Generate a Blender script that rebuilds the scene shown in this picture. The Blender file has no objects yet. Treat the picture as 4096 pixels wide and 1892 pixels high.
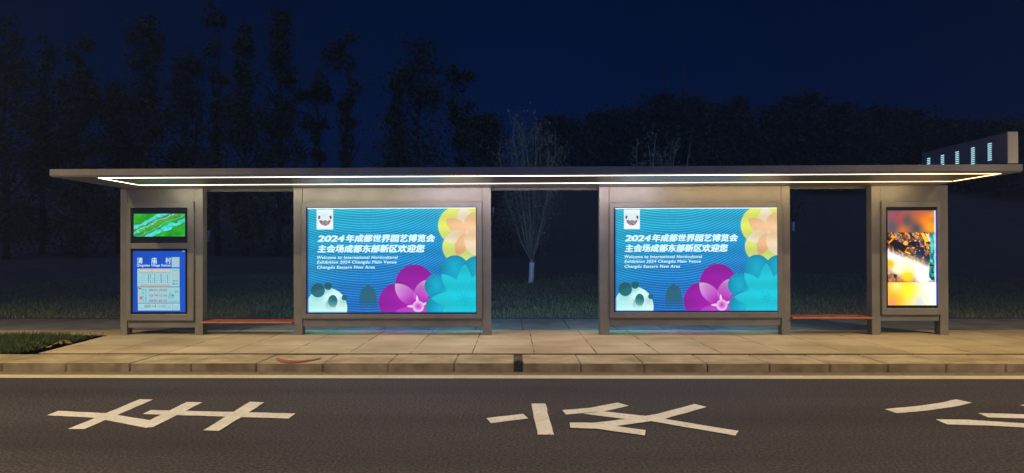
import bpy, bmesh, math, random
import numpy as np
from mathutils import Vector, Matrix, Euler

S = bpy.context.scene
COL = S.collection
random.seed(7)
RNG = np.random.default_rng(7)

# ------------------------------------------------------------------ camera
LENS = 24.61
SHX, SHY = 0.01384, 0.0108
CAM = Vector((0, 0, 1.70))
ROT = (Matrix.Rotation(math.radians(1.2), 4, 'Z') @ Matrix.Rotation(math.radians(90.3), 4, 'X')
       @ Matrix.Rotation(math.radians(-0.15), 4, 'Z'))
cd = bpy.data.cameras.new('camera')
cam = bpy.data.objects.new('camera', cd)
COL.objects.link(cam)
cam.matrix_world = Matrix.Translation(CAM) @ ROT
cd.lens, cd.sensor_width, cd.shift_x, cd.shift_y = LENS, 36, SHX, SHY
cd.clip_start, cd.clip_end = 0.1, 1000
S.camera = cam
S.render.resolution_x, S.render.resolution_y = 1024, 473
S.view_settings.view_transform = 'Standard'
S.view_settings.look = 'None'
S.view_settings.exposure = 0
S.view_settings.gamma = 1
S.cycles.use_denoising = True
S.cycles.max_bounces = 6
S.cycles.sample_clamp_indirect = 4


def s2l(c):
    return tuple(((v / 255) / 12.92 if v / 255 <= 0.04045 else ((v / 255 + 0.055) / 1.055) ** 2.4) for v in c)


# ------------------------------------------------------------------ night sky
W = bpy.data.worlds.new('World')
S.world = W
W.use_nodes = True
nt = W.node_tree
nt.nodes.clear()
wo = nt.nodes.new('ShaderNodeOutputWorld')
bg = nt.nodes.new('ShaderNodeBackground')
tc = nt.nodes.new('ShaderNodeTexCoord')
sp = nt.nodes.new('ShaderNodeSeparateXYZ')
rp = nt.nodes.new('ShaderNodeValToRGB')
rp.color_ramp.elements[0].position = 0.0
rp.color_ramp.elements[0].color = (*s2l((1, 17, 51)), 1)
rp.color_ramp.elements[1].position = 0.42
rp.color_ramp.elements[1].color = (*s2l((0, 11, 38)), 1)
e = rp.color_ramp.elements.new(0.18)
e.color = (*s2l((1, 17, 51)), 1)
nt.links.new(tc.outputs['Generated'], sp.inputs[0])
nt.links.new(sp.outputs['Z'], rp.inputs[0])
# the last blue of dusk lies behind the camera
gm = nt.nodes.new('ShaderNodeMapRange')
gm.inputs[1].default_value, gm.inputs[2].default_value = 0.05, -0.75
gm.interpolation_type = 'SMOOTHSTEP'
gx_ = nt.nodes.new('ShaderNodeMix')
gx_.data_type = 'RGBA'
gx_.inputs[7].default_value = (0.115, 0.15, 0.42, 1)
nt.links.new(sp.outputs['Y'], gm.inputs[0])
nt.links.new(gm.outputs[0], gx_.inputs[0])
nt.links.new(rp.outputs[0], gx_.inputs[6])
nt.links.new(gx_.outputs[2], bg.inputs[0])
# edge vignette put into the sky strength: a little brighter straight ahead than to the sides
ab = nt.nodes.new('ShaderNodeMath')
ab.operation = 'ABSOLUTE'
gl = nt.nodes.new('ShaderNodeMapRange')
gl.inputs[1].default_value, gl.inputs[2].default_value = 0.05, 0.62
gl.inputs[3].default_value, gl.inputs[4].default_value = 1.25, 0.72
nt.links.new(sp.outputs['X'], ab.inputs[0])
nt.links.new(ab.outputs[0], gl.inputs[0])
nt.links.new(gl.outputs[0], bg.inputs[1])
bg.inputs[1].default_value = 1.0
nt.links.new(bg.outputs[0], wo.inputs[0])

# ------------------------------------------------------------------ pixel rays (4096 x 1892 photograph)
R3 = ROT.to_3x3()


def ray(px, py):
    x = (px - 2048) / 4096 * 36 + SHX * 36
    y = -(py - 946) / 4096 * 36 + SHY * 36
    return R3 @ Vector((x, y, -LENS))


def atY(px, py, Y):
    d = ray(px, py)
    return CAM + d * (Y / d.y)


def atZ(px, py, Z):
    d = ray(px, py)
    return CAM + d * ((Z - CAM.z) / d.z)


PAVE = 0.14
YP = atZ(2050, 1340, PAVE).y               # front plane of the posts
ZS = atY(2050, 748, YP).z                  # soffit
YF = atZ(2050, 698, ZS).y                  # canopy front
ZT = atY(2050, 667, YF).z                  # canopy top
YK = atZ(2000, 1489, 0).y                  # kerb face
YB = atZ(2150, 1321, PAVE).y               # back edge of the new paving slabs
YG = atZ(2200, 1273, PAVE).y               # grass edge behind


# ------------------------------------------------------------------ materials
def mat(name, col=None, rough=0.6, metal=0.0, emit=None, estr=0.0, spec=0.5):
    m = bpy.data.materials.new(name)
    m.use_nodes = True
    b = m.node_tree.nodes['Principled BSDF']
    if col is not None:
        b.inputs['Base Color'].default_value = (*col, 1)
    b.inputs['Roughness'].default_value = rough
    b.inputs['Metallic'].default_value = metal
    b.inputs['Specular IOR Level'].default_value = spec
    if emit is not None:
        b.inputs['Emission Color'].default_value = (*emit, 1)
        b.inputs['Emission Strength'].default_value = estr
    return m


def nodes(m):
    return m.node_tree.nodes, m.node_tree.links, m.node_tree.nodes['Principled BSDF']


def noisy(name, c1, c2, scale, rough=0.8, detail=6, bump=0.0, bscale=None, metal=0.0, spec=0.5, lo=0.35, hi=0.65, c3=None, s3=1.0):
    m = mat(name, c1, rough, metal, spec=spec)
    N, L, b = nodes(m)
    t = N.new('ShaderNodeTexCoord')
    n = N.new('ShaderNodeTexNoise')
    n.inputs['Scale'].default_value = scale
    n.inputs['Detail'].default_value = detail
    r = N.new('ShaderNodeValToRGB')
    r.color_ramp.elements[0].position, r.color_ramp.elements[0].color = lo, (*c1, 1)
    r.color_ramp.elements[1].position, r.color_ramp.elements[1].color = hi, (*c2, 1)
    L.new(t.outputs['Object'], n.inputs['Vector'])
    L.new(n.outputs['Fac'], r.inputs[0])
    out = r.outputs[0]
    if c3 is not None:
        n3 = N.new('ShaderNodeTexNoise')
        n3.inputs['Detail'].default_value = 5
        if isinstance(s3, tuple):
            n3.inputs['Scale'].default_value = 1
            mp = N.new('ShaderNodeMapping')
            mp.inputs['Scale'].default_value = s3
            L.new(t.outputs['Object'], mp.inputs['Vector'])
            L.new(mp.outputs[0], n3.inputs['Vector'])
        else:
            n3.inputs['Scale'].default_value = s3
            L.new(t.outputs['Object'], n3.inputs['Vector'])
        r3 = N.new('ShaderNodeValToRGB')
        r3.color_ramp.elements[0].position, r3.color_ramp.elements[0].color = 0.38, (1, 1, 1, 1)
        r3.color_ramp.elements[1].position, r3.color_ramp.elements[1].color = 0.68, (*c3, 1)
        L.new(n3.outputs['Fac'], r3.inputs[0])
        mx = N.new('ShaderNodeMix')
        mx.data_type, mx.blend_type = 'RGBA', 'MULTIPLY'
        mx.inputs[0].default_value = 1
        L.new(out, mx.inputs[6])
        L.new(r3.outputs[0], mx.inputs[7])
        out = mx.outputs[2]
    L.new(out, b.inputs['Base Color'])
    if bump:
        n2 = N.new('ShaderNodeTexNoise')
        n2.inputs['Scale'].default_value = bscale or scale
        n2.inputs['Detail'].default_value = 4
        L.new(t.outputs['Object'], n2.inputs['Vector'])
        bp = N.new('ShaderNodeBump')
        bp.inputs['Strength'].default_value = bump
        bp.inputs['Distance'].default_value = 0.01
        L.new(n2.outputs['Fac'], bp.inputs['Height'])
        L.new(bp.outputs[0], b.inputs['Normal'])
    return m


M = {}
M['metal'] = noisy('champagne_metal', (0.185, 0.182, 0.17), (0.22, 0.216, 0.20), 3, rough=0.42, metal=0.35, bump=0.04, bscale=300, c3=(0.84, 0.82, 0.8), s3=1.6)
M['soffit'] = noisy('soffit_metal', (0.30, 0.29, 0.29), (0.36, 0.35, 0.35), 2, rough=0.38, metal=0.7)
M['bezel'] = mat('black_bezel', (0.006, 0.008, 0.012), 0.25)
M['dark'] = mat('dark_gap', (0.01, 0.01, 0.012), 0.8)
M['bench'] = noisy('red_wood', (0.18, 0.006, 0.005), (0.25, 0.010, 0.007), 14, rough=0.4, c3=(0.75, 0.7, 0.7), s3=5)
M['bench_edge'] = noisy('orange_edge', (0.40, 0.15, 0.045), (0.32, 0.11, 0.03), 9, rough=0.4)
M['steel'] = mat('bracket_steel', (0.12, 0.12, 0.13), 0.4, 0.6)
M['asphalt'] = noisy('asphalt', (0.019, 0.0175, 0.025), (0.088, 0.079, 0.108), 38, rough=0.78, bump=0.8, bscale=90, detail=12, lo=0.40, hi=0.63,
                     c3=(0.58, 0.58, 0.62), s3=(0.12, 1.1, 1))
M['gutter'] = noisy('gutter', (0.14, 0.115, 0.085), (0.22, 0.185, 0.14), 9, rough=0.9, bump=0.3, bscale=60)
M['paint'] = noisy('road_paint', (0.79, 0.80, 0.84), (0.48, 0.48, 0.50), 30, rough=0.6, lo=0.50, hi=0.78, detail=10, bump=0.2, bscale=80, c3=(0.86, 0.84, 0.8), s3=3)
M['line'] = noisy('line_paint', (0.70, 0.63, 0.45), (0.58, 0.51, 0.35), 20, rough=0.6, lo=0.45, hi=0.75, bump=0.2, bscale=80, c3=(0.85, 0.82, 0.78), s3=2)
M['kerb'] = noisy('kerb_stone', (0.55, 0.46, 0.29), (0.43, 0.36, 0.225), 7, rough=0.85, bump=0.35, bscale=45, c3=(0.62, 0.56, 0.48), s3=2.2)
M['kerb_face'] = noisy('kerb_face_grime_shade', (0.235, 0.195, 0.145), (0.16, 0.132, 0.098), 5, rough=0.9, bump=0.4, bscale=45, c3=(0.55, 0.5, 0.42), s3=2.6)  # darker than the kerb top: splash grime plus the face's shade painted in
M['kerb_joint_lip_shade'] = noisy('kerb_joint_lip_shade', (0.07, 0.058, 0.045), (0.12, 0.1, 0.075), 12, rough=0.95)
M['concrete'] = noisy('old_concrete', (0.17, 0.165, 0.16), (0.23, 0.225, 0.215), 2.5, rough=0.85, bump=0.3, bscale=40, c3=(0.7, 0.68, 0.66), s3=0.9)
M['dirt'] = noisy('dirt', (0.10, 0.075, 0.048), (0.17, 0.125, 0.08), 6, rough=0.95, bump=0.6, bscale=25)
M['soil'] = noisy('lawn_soil', (0.08, 0.085, 0.065), (0.13, 0.12, 0.095), 2.0, rough=0.95, bump=0.5, bscale=8)
M['trunkwhite'] = noisy('whitewash', (0.85, 0.85, 0.83), (0.7, 0.7, 0.68), 14, rough=0.9)
M['bark'] = noisy('pale_bark', (0.30, 0.295, 0.27), (0.20, 0.195, 0.18), 12, rough=0.9)
M['darkbark'] = mat('dark_bark', (0.05, 0.045, 0.04), 0.9)
M['dryleaf'] = noisy('dry_leaf', (0.26, 0.15, 0.06), (0.16, 0.09, 0.04), 9, rough=0.8)
M['redpaint'] = noisy('faded_red_paint', (0.32, 0.05, 0.04), (0.36, 0.13, 0.10), 22, rough=0.8)
M['rubble'] = noisy('crumbled_mortar', (0.30, 0.27, 0.22), (0.2, 0.175, 0.14), 12, rough=0.95)
M['signbody'] = noisy('sign_dark', (0.32, 0.32, 0.33), (0.37, 0.37, 0.38), 30, rough=0.45)
M['pole'] = mat('lamp_pole_paint', (0.25, 0.25, 0.26), 0.5, 0.4)


def leafmat(name, c1, c2):
    m = mat(name, c1, 0.65, spec=0.25)
    N, L, b = nodes(m)
    g = N.new('ShaderNodeNewGeometry')
    r = N.new('ShaderNodeValToRGB')
    r.color_ramp.elements[0].color = (*c1, 1)
    r.color_ramp.elements[1].color = (*c2, 1)
    L.new(g.outputs['Random Per Island'], r.inputs[0])
    L.new(r.outputs[0], b.inputs['Base Color'])
    return m


M['leaf'] = leafmat('dark_leaf', (0.045, 0.065, 0.035), (0.075, 0.09, 0.05))
M['leaf_young'] = leafmat('young_leaf', (0.10, 0.125, 0.08), (0.24, 0.26, 0.20))
M['grass'] = leafmat('grass_blade', (0.07, 0.12, 0.055), (0.2, 0.21, 0.13))
M['verge'] = leafmat('verge_grass_blade', (0.026, 0.05, 0.014), (0.06, 0.085, 0.028))


def emis_attr(name, strength):
    m = mat(name, (0.01, 0.01, 0.01), 0.3, spec=0.3)
    N, L, b = nodes(m)
    a = N.new('ShaderNodeAttribute')
    a.attribute_name = 'Col'
    L.new(a.outputs['Color'], b.inputs['Emission Color'])
    b.inputs['Emission Strength'].default_value = strength
    return m


M['art'] = emis_attr('backlit_print', 1.0)
M['artback'] = emis_attr('backlit_print_rear', 9.5)
M['lcd'] = emis_attr('lcd_panel', 1.0)
M['lcdbright'] = emis_attr('bright_lcd_panel', 1.35)
M['timetable'] = emis_attr('backlit_timetable', 0.95)


def emat(name, srgb, s):
    return mat(name, (0.02, 0.02, 0.02), 0.4, emit=s2l(srgb), estr=s)


M['t_white'] = emat('backlit_lettering_white', (215, 252, 255), 1.0)
M['t_grey'] = emat('backlit_lettering_grey', (205, 225, 225), 1.0)
M['t_red'] = emat('backlit_lettering_red', (178, 66, 112), 0.95)
M['t_dark'] = emat('backlit_lettering_dark', (70, 100, 108), 0.95)
M['t_orange'] = emat('backlit_lettering_orange', (226, 150, 130), 0.95)
M['tube'] = emat('fluorescent_edge', (222, 240, 255), 1.25)
M['ledwhite'] = emat('sign_led', (185, 240, 255), 1.6)

# canopy LED: white at the left end, amber towards the right end
m = mat('led_tape', (0.1, 0.1, 0.1), 0.5)
N, L, b = nodes(m)
t = N.new('ShaderNodeNewGeometry')
s_ = N.new('ShaderNodeSeparateXYZ')
mr = N.new('ShaderNodeMapRange')
mr.inputs[1].default_value, mr.inputs[2].default_value = -6.5, 7.8
r = N.new('ShaderNodeValToRGB')
r.color_ramp.elements[0].color = (*s2l((255, 243, 222)), 1)
r.color_ramp.elements[1].color = (*s2l((255, 205, 130)), 1)
e = r.color_ramp.elements.new(0.5)
e.color = (*s2l((255, 238, 232)), 1)
L.new(t.outputs['Position'], s_.inputs[0])
L.new(s_.outputs['X'], mr.inputs[0])
L.new(mr.outputs[0], r.inputs[0])
L.new(r.outputs[0], b.inputs['Emission Color'])
b.inputs['Emission Strength'].default_value = 9.0
M['led'] = m

# paving slabs with dark joints
TX, TY = 0.95, 1.0
m = noisy('paving_slabs', (0.58, 0.485, 0.305), (0.50, 0.415, 0.26), 2.2, rough=0.8, bump=0.25, bscale=50, c3=(0.68, 0.63, 0.56), s3=0.7)
N, L, b = nodes(m)
tcn = N.new('ShaderNodeTexCoord')
sx = N.new('ShaderNodeSeparateXYZ')
L.new(tcn.outputs['Object'], sx.inputs[0])
nz = N.new('ShaderNodeTexNoise')
nz.inputs['Scale'].default_value = 2.5
L.new(tcn.outputs['Object'], nz.inputs['Vector'])
JX = atZ(2131, 1383, PAVE).x % TX
JY = (atZ(2131, 1383, PAVE).y) % TY


def mth(op, a, bb=None):
    n = N.new('ShaderNodeMath')
    n.operation = op
    for i, v in enumerate((a, bb)):
        if v is None:
            continue
        if isinstance(v, (int, float)):
            n.inputs[i].default_value = v
        else:
            L.new(v, n.inputs[i])
    return n.outputs[0]


wj = mth('MULTIPLY', mth('SUBTRACT', nz.outputs['Fac'], 0.32), 0.034)


def joint(coord, off, per):
    f = mth('FRACT', mth('DIVIDE', mth('SUBTRACT', coord, off - per * 40), per))
    d = mth('MULTIPLY', mth('ABSOLUTE', mth('SUBTRACT', f, 0.5)), per)
    return mth('GREATER_THAN', d, mth('SUBTRACT', per / 2, wj))


jm = mth('MAXIMUM', joint(sx.outputs['X'], JX, TX), joint(sx.outputs['Y'], JY, TY))
# each slab a little lighter or darker
fx = mth('FLOOR', mth('DIVIDE', mth('SUBTRACT', sx.outputs['X'], JX - TX * 40), TX))
fy = mth('FLOOR', mth('DIVIDE', mth('SUBTRACT', sx.outputs['Y'], JY - TY * 40), TY))
cb = N.new('ShaderNodeCombineXYZ')
L.new(fx, cb.inputs[0])
L.new(fy, cb.inputs[1])
wn = N.new('ShaderNodeTexWhiteNoise')
wn.noise_dimensions = '2D'
L.new(cb.outputs[0], wn.inputs['Vector'])
tone = mth('ADD', mth('MULTIPLY', wn.outputs['Value'], 0.16), 0.90)
old = b.inputs['Base Color'].links[0].from_socket
mx0 = N.new('ShaderNodeVectorMath')
mx0.operation = 'SCALE'
L.new(old, mx0.inputs[0])
L.new(tone, mx0.inputs['Scale'])
mx = N.new('ShaderNodeMix')
mx.data_type = 'RGBA'
L.new(jm, mx.inputs[0])
L.new(mx0.outputs[0], mx.inputs[6])
mx.inputs[7].default_value = (0.05, 0.04, 0.03, 1)
L.new(mx.outputs[2], b.inputs['Base Color'])
M['slabs'] = m


# ------------------------------------------------------------------ builders
def link(name, me, mats=None, parent=None, loc=None):
    o = bpy.data.objects.new(name, me)
    COL.objects.link(o)
    for mm in (mats or []):
        o.data.materials.append(mm)
    if parent is not None:
        o.parent = parent
    if loc is not None:
        o.location = loc
    return o


def tag(o, label=None, cat=None, group=None, kind=None):
    for k, v in (('label', label), ('category', cat), ('group', group), ('kind', kind)):
        if v:
            o[k] = v
    return o


def thing(name, loc, label, cat, group=None):
    o = bpy.data.objects.new(name, None)
    COL.objects.link(o)
    o.location = loc
    bpy.context.view_layer.update()
    return tag(o, label, cat, group)


class MB:
    def __init__(self):
        self.bm = bmesh.new()
        self.mi = 0

    def box(self, x0, x1, y0, y1, z0, z1, bev=0.0):
        bm2 = bmesh.new()
        bmesh.ops.create_cube(bm2, size=1)
        for v in bm2.verts:
            v.co = Vector(((x0 + x1) / 2 + v.co.x * (x1 - x0), (y0 + y1) / 2 + v.co.y * (y1 - y0), (z0 + z1) / 2 + v.co.z * (z1 - z0)))
        if bev:
            bmesh.ops.bevel(bm2, geom=bm2.edges[:], offset=bev, segments=2, affect='EDGES', profile=0.5)
        self._take(bm2)
        return self

    def _take(self, bm2):
        for f in bm2.faces:
            f.material_index = self.mi
        me = bpy.data.meshes.new('tmp')
        bm2.to_mesh(me)
        bm2.free()
        self.bm.from_mesh(me)
        bpy.data.meshes.remove(me)

    def poly(self, pts):
        vs = [self.bm.verts.new(p) for p in pts]
        f = self.bm.faces.new(vs)
        f.material_index = self.mi
        return f

    def tube(self, pts, rad, n=6):
        rings = []
        for i, p in enumerate(pts):
            d = (pts[min(i + 1, len(pts) - 1)] - pts[max(i - 1, 0)]).normalized()
            a = d.orthogonal().normalized()
            c = d.cross(a)
            rings.append([self.bm.verts.new(p + (a * math.cos(k * 2 * math.pi / n) + c * math.sin(k * 2 * math.pi / n)) * rad[i]) for k in range(n)])
        for i in range(len(rings) - 1):
            for k in range(n):
                f = self.bm.faces.new((rings[i][k], rings[i][(k + 1) % n], rings[i + 1][(k + 1) % n], rings[i + 1][k]))
                f.material_index = self.mi
                f.smooth = True
        for rg in (rings[0][::-1], rings[-1]):
            f = self.bm.faces.new(rg)
            f.material_index = self.mi
        return self

    def build(self, name, mats, parent=None, origin=None):
        me = bpy.data.meshes.new(name)
        bmesh.ops.recalc_face_normals(self.bm, faces=self.bm.faces[:])
        if origin is None and parent is not None:
            origin = parent.matrix_world.translation if parent.parent is None else None
        wp = Vector((0, 0, 0))
        if parent is not None:
            p = parent
            while p is not None:
                wp += p.location
                p = p.parent
        loc = None
        org = Vector(origin) if origin is not None else wp
        for v in self.bm.verts:
            v.co -= org
        self.bm.to_mesh(me)
        self.bm.free()
        o = link(name, me, mats if isinstance(mats, (list, tuple)) else [mats], parent)
        o.location = org - wp
        return o


def pymesh(name, verts, faces, mats, parent=None, loc=None):
    me = bpy.data.meshes.new(name)
    me.from_pydata(verts if isinstance(verts, list) else verts.tolist(), [], faces if isinstance(faces, list) else faces.tolist())
    me.update()
    return link(name, me, mats, parent, loc)


# ------------------------------------------------------------------ setting: road, kerb, paving, lawn, hill
mb = MB()
mb.poly([(-60, -40, 0), (60, -40, 0), (60, YK + 0.02, 0), (-60, YK + 0.02, 0)])
tag(mb.build('road', M['asphalt'], origin=(0, 0, 0)), 'dark asphalt road surface in front of the bus shelter', kind='structure')

yl0 = atZ(2050, 1514, 0.004).y
yl1 = atZ(2050, 1501, 0.004).y
mb = MB()
mb.poly([(-60, yl1 + 0.006, 0.003), (60, yl1 + 0.006, 0.003), (60, YK, 0.003), (-60, YK, 0.003)])
tag(mb.build('gutter', M['gutter'], origin=(0, 0, 0)), 'brown concrete gutter strip along the kerb foot', kind='structure')
mb = MB()
mb.poly([(-60, yl0, 0.005), (60, yl0, 0.005), (60, yl1, 0.005), (-60, yl1, 0.005)])
tag(mb.build('edge_line', M['line'], origin=(0, 0, 0)), 'long pale yellow line painted along the road edge', kind='structure')

# kerb of separate stones with chamfered front edge
KZ = atY(2000, 1454, YK).z
KT = PAVE - 0.016            # the slabs sit proud of the kerb top
KY2 = atZ(2000, 1431.5, KT).y
KY3 = atZ(2000, 1419, KT).y
kx = [atY(p, 1454, YK).x for p in (264, 519, 766, 1024.5, 1291, 1552, 1816, 2071, 2324, 2577, 2830, 3077, 3318, 3551, 3784, 4022)]
while kx[0] > -30:
    kx.insert(0, kx[0] - 0.93)
while kx[-1] < 30:
    kx.append(kx[-1] + 0.93)
DRX = atY(2071, 1454, YK).x
mb = MB()
rr = random.Random(3)
for a, c in zip(kx[:-1], kx[1:]):
    dz = rr.uniform(-0.004, 0.004)
    dy = rr.uniform(-0.006, 0.006)
    g = 0.010
    prof = [(YK + dy, -0.05), (YK + dy, KZ + dz), (KY2 + dy, KT + dz), (KY3, KT + dz), (KY3, -0.05)]
    x0, x1 = a + g * rr.uniform(0.5, 1.2), c - g * rr.uniform(0.5, 1.2)
    if abs(a - DRX) < 0.2:
        x0 = a + 0.075
    if abs(c - DRX) < 0.2:
        x1 = c - 0.055
    # ends: small chamfer
    sec = []
    for xx, ins in ((x0, 0.008), (x0 + 0.012, 0), (x1 - 0.012, 0), (x1, 0.008)):
        sec.append([mb.bm.verts.new((xx, y + (ins if i < 3 else 0), z - (ins if 0 < i < 4 else 0))) for i, (y, z) in enumerate(prof)])
    for q in range(3):
        for i in range(5):
            fc = mb.bm.faces.new((sec[q][i], sec[q][(i + 1) % 5], sec[q + 1][(i + 1) % 5], sec[q + 1][i]))
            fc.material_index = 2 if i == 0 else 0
    mb.bm.faces.new(sec[0])
    mb.bm.faces.new(sec[3][::-1])
mb.mi = 1
mb.box(-30, 30, YK + 0.035, KY3 - 0.004, -0.04, PAVE - 0.035)
mb.box(-30, 30, KY3, KY3 + 0.034, -0.04, PAVE - 0.05)
tag(mb.build('kerb', [M['kerb'], M['kerb_joint_lip_shade'], M['kerb_face']], origin=(0, 0, 0)), 'row of chamfered pale kerb stones with dark joints', kind='structure')

# drain opening in the kerb: a dark plate painted as the shade inside, with a crumbled lip
dr = thing('kerb_drain', (DRX, YK, 0), 'dark broken drain hole in the kerb under the young tree', 'drain')
mb = MB()
mb.box(DRX - 0.045, DRX + 0.06, YK + 0.03, YK + 0.045, 0.002, KZ + 0.01)
mb.build('hole_shade', M['dark'], dr)
mb = MB()
n = 9
top = [(DRX - 0.06 + 0.135 * i / (n - 1), YK + 0.012 + 0.02 * math.sin(i * 1.7), KZ + 0.012 + 0.028 * math.sin(math.pi * i / (n - 1)) + 0.004 * math.sin(i * 3.1)) for i in range(n)]
bot = [(x, YK + 0.02, KZ - 0.008 + 0.006 * math.sin(i * 2.3)) for i, (x, _, _) in enumerate(top)]
bk = [(x, YK + 0.07, z + 0.012) for x, _, z in top]
for i in range(n - 1):
    mb.poly([bot[i], bot[i + 1], top[i + 1], top[i]])
    mb.poly([top[i], top[i + 1], bk[i + 1], bk[i]])
mb.build('broken_lip', mat('dark_concrete', (0.035, 0.033, 0.035), 0.5), dr)  # lip coloured darker than the kerb stones

# paving: new slabs in front, with the diagonal end at the left where the verge begins
tip = atZ(432, 1341, PAVE)
low = atZ(196, 1402, PAVE)
yk = KY3 + 0.030
YV = tip.y
xl = low.x + (low.x - tip.x) * (low.y - yk) / max(tip.y - low.y, 0.01)
mb = MB()
mb.poly([(xl, yk, PAVE), (30, yk, PAVE), (30, YB, PAVE), (-30, YB, PAVE), (-30, YV + 0.0, PAVE), (tip.x, YV, PAVE)])
bmesh.ops.triangulate(mb.bm, faces=mb.bm.faces[:])
mb.mi = 1
mb.poly([(xl, yk, PAVE - 0.06), (30, yk, PAVE - 0.06), (30, yk, PAVE), (xl, yk, PAVE)])  # slab front edge in the dark joint colour, painted as its shade
pv = mb.build('pavement', [M['slabs'], M['kerb_joint_lip_shade']], origin=(0, 0, 0))
tag(pv, 'pale square paving slabs of the bus stop platform', kind='structure')
mb = MB()
mb.poly([(-30, YB, PAVE - 0.012), (30, YB, PAVE - 0.012), (30, YG, PAVE - 0.012), (-30, YG, PAVE - 0.012)])
bmesh.ops.subdivide_edges(mb.bm, edges=mb.bm.edges[:], cuts=1)
fp = mb.build('footpath', M['concrete'], origin=(0, 0, 0))
tag(fp, 'grey old concrete footpath behind the shelter', kind='structure')
N, L, b = nodes(M['concrete'])
tcn = N.new('ShaderNodeTexCoord')
sx = N.new('ShaderNodeSeparateXYZ')
L.new(tcn.outputs['Object'], sx.inputs[0])
nz = N.new('ShaderNodeTexNoise')
nz.inputs['Scale'].default_value = 2.0
L.new(tcn.outputs['Object'], nz.inputs['Vector'])
wj = mth('MULTIPLY', mth('SUBTRACT', nz.outputs['Fac'], 0.25), 0.05)
jm = joint(sx.outputs['X'], 0.2, TX * 1.0)
old = b.inputs['Base Color'].links[0].from_socket
mx = N.new('ShaderNodeMix')
mx.data_type = 'RGBA'
L.new(jm, mx.inputs[0])
L.new(old, mx.inputs[6])
mx.inputs[7].default_value = (0.05, 0.045, 0.04, 1)
L.new(mx.outputs[2], b.inputs['Base Color'])

# ragged mortar along the back edge of the slabs
mb = MB()
rr = random.Random(11)
x = -8.0
while x < 9:
    w = rr.uniform(0.05, 0.35)
    h = rr.uniform(0.006, 0.03)
    d = rr.uniform(0.05, 0.22)
    y = YB + rr.uniform(0.0, 0.05)
    pts = [Vector((x + w * math.cos(k * math.pi / 4) * rr.uniform(0.6, 1.1), y + d * 0.5 + d * math.sin(k * math.pi / 4) * rr.uniform(0.5, 1.0), PAVE - 0.01)) for k in range(8)]
    tp = Vector((x, y + d * 0.5, PAVE + h * 0.5))
    vs = [mb.bm.verts.new(p) for p in pts]
    vt = mb.bm.verts.new(tp)
    for k in range(8):
        mb.bm.faces.new((vs[k], vs[(k + 1) % 8], vt))
    x += w * 1.6 + (rr.uniform(0.2, 1.4) if rr.random() < 0.45 else 0.05)
o = mb.build('mortar_crumbs', M['rubble'], origin=(0, 0, 0))
tag(o, 'ragged crumbs of mortar along the back edge of the slabs', 'rubble', kind='stuff')

# planting verge at the left
mb = MB()
mb.poly([(-30, yk, PAVE - 0.03), (xl - 0.0, yk, PAVE - 0.03), (tip.x, YV, PAVE - 0.03), (-30, YV, PAVE - 0.03)])
tag(mb.build('verge_soil', M['dirt'], origin=(0, 0, 0)), 'bare brown soil of the roadside planting verge', kind='structure')


# lawn and hill
def ground_h(x, y):
    t = np.interp(y, [YG, YG + 0.6, 26, 40, 60, 75, 110, 160], [PAVE, PAVE + 0.05, 0.60, 1.1, 2.0, 5.2, 13.5, 16.0])
    bumpy = 0.05 * np.sin(x * 0.9 + y * 0.4) + 0.04 * np.sin(x * 0.37 - y * 0.8 + 1)
    far = np.clip((y - 45) / 40, 0, 1)
    ridge = 1.6 * np.sin(x * 0.05 + 0.6) + 0.8 * np.sin(x * 0.13)
    k = np.clip((y - YG) / 2.0, 0, 1)
    return t + bumpy * k + far * ridge


xs = np.concatenate([np.linspace(-150, -22, 40), np.linspace(-20, 22, 110), np.linspace(24, 150, 40)])
ys = np.concatenate([np.linspace(YG, 30, 60), np.linspace(31, 160, 70)])
XX, YY = np.meshgrid(xs, ys)
ZZ = ground_h(XX, YY)
V = np.stack([XX.ravel(), YY.ravel(), ZZ.ravel()], 1)
nx, ny = len(xs), len(ys)
ii, jj = np.meshgrid(np.arange(nx - 1), np.arange(ny - 1))
a = (jj * nx + ii).ravel()
F = np.stack([a, a + 1, a + 1 + nx, a + nx], 1)
o = pymesh('hillside', V, F, [M['soil']])
for p in o.data.polygons:
    p.use_smooth = True
tag(o, 'dark grassy bank rising to a wooded hillside', kind='structure')


def blades(name, P, hmin, hmax, w, mm):
    n = len(P)
    h = RNG.uniform(hmin, hmax, n)
    a = RNG.uniform(0, 2 * np.pi, n)
    la = RNG.uniform(0, 2 * np.pi, n)
    ln = h * RNG.uniform(0.1, 0.75, n)
    dx, dy = np.cos(a) * w / 2, np.sin(a) * w / 2
    v = np.empty((n, 3, 3))
    v[:, 0] = P + np.stack([dx, dy, 0 * h], 1)
    v[:, 1] = P - np.stack([dx, dy, 0 * h], 1)
    v[:, 2] = P + np.stack([np.cos(la) * ln, np.sin(la) * ln, h], 1)
    f = np.arange(n * 3).reshape(n, 3)
    return pymesh(name, v.reshape(-1, 3), f, [mm])


n = 90000
gx = RNG.uniform(-17, 17, n)
gy = YG + 0.03 + RNG.random(n) ** 1.3 * 13
keep = (np.sin(gx * 1.3 + np.sin(gy * 0.9) * 2) + np.sin(gy * 1.7 + gx * 0.6) + RNG.normal(0, 0.9, n)) > -1.1
gx, gy = gx[keep], gy[keep]
P = np.stack([gx, gy, ground_h(gx, gy) - 0.01], 1)
o = blades('lawn_grass', P, 0.04, 0.12, 0.024, M['grass'])
tag(o, 'rough dark grass growing on the bank behind the shelter', 'grass', kind='stuff')

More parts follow.
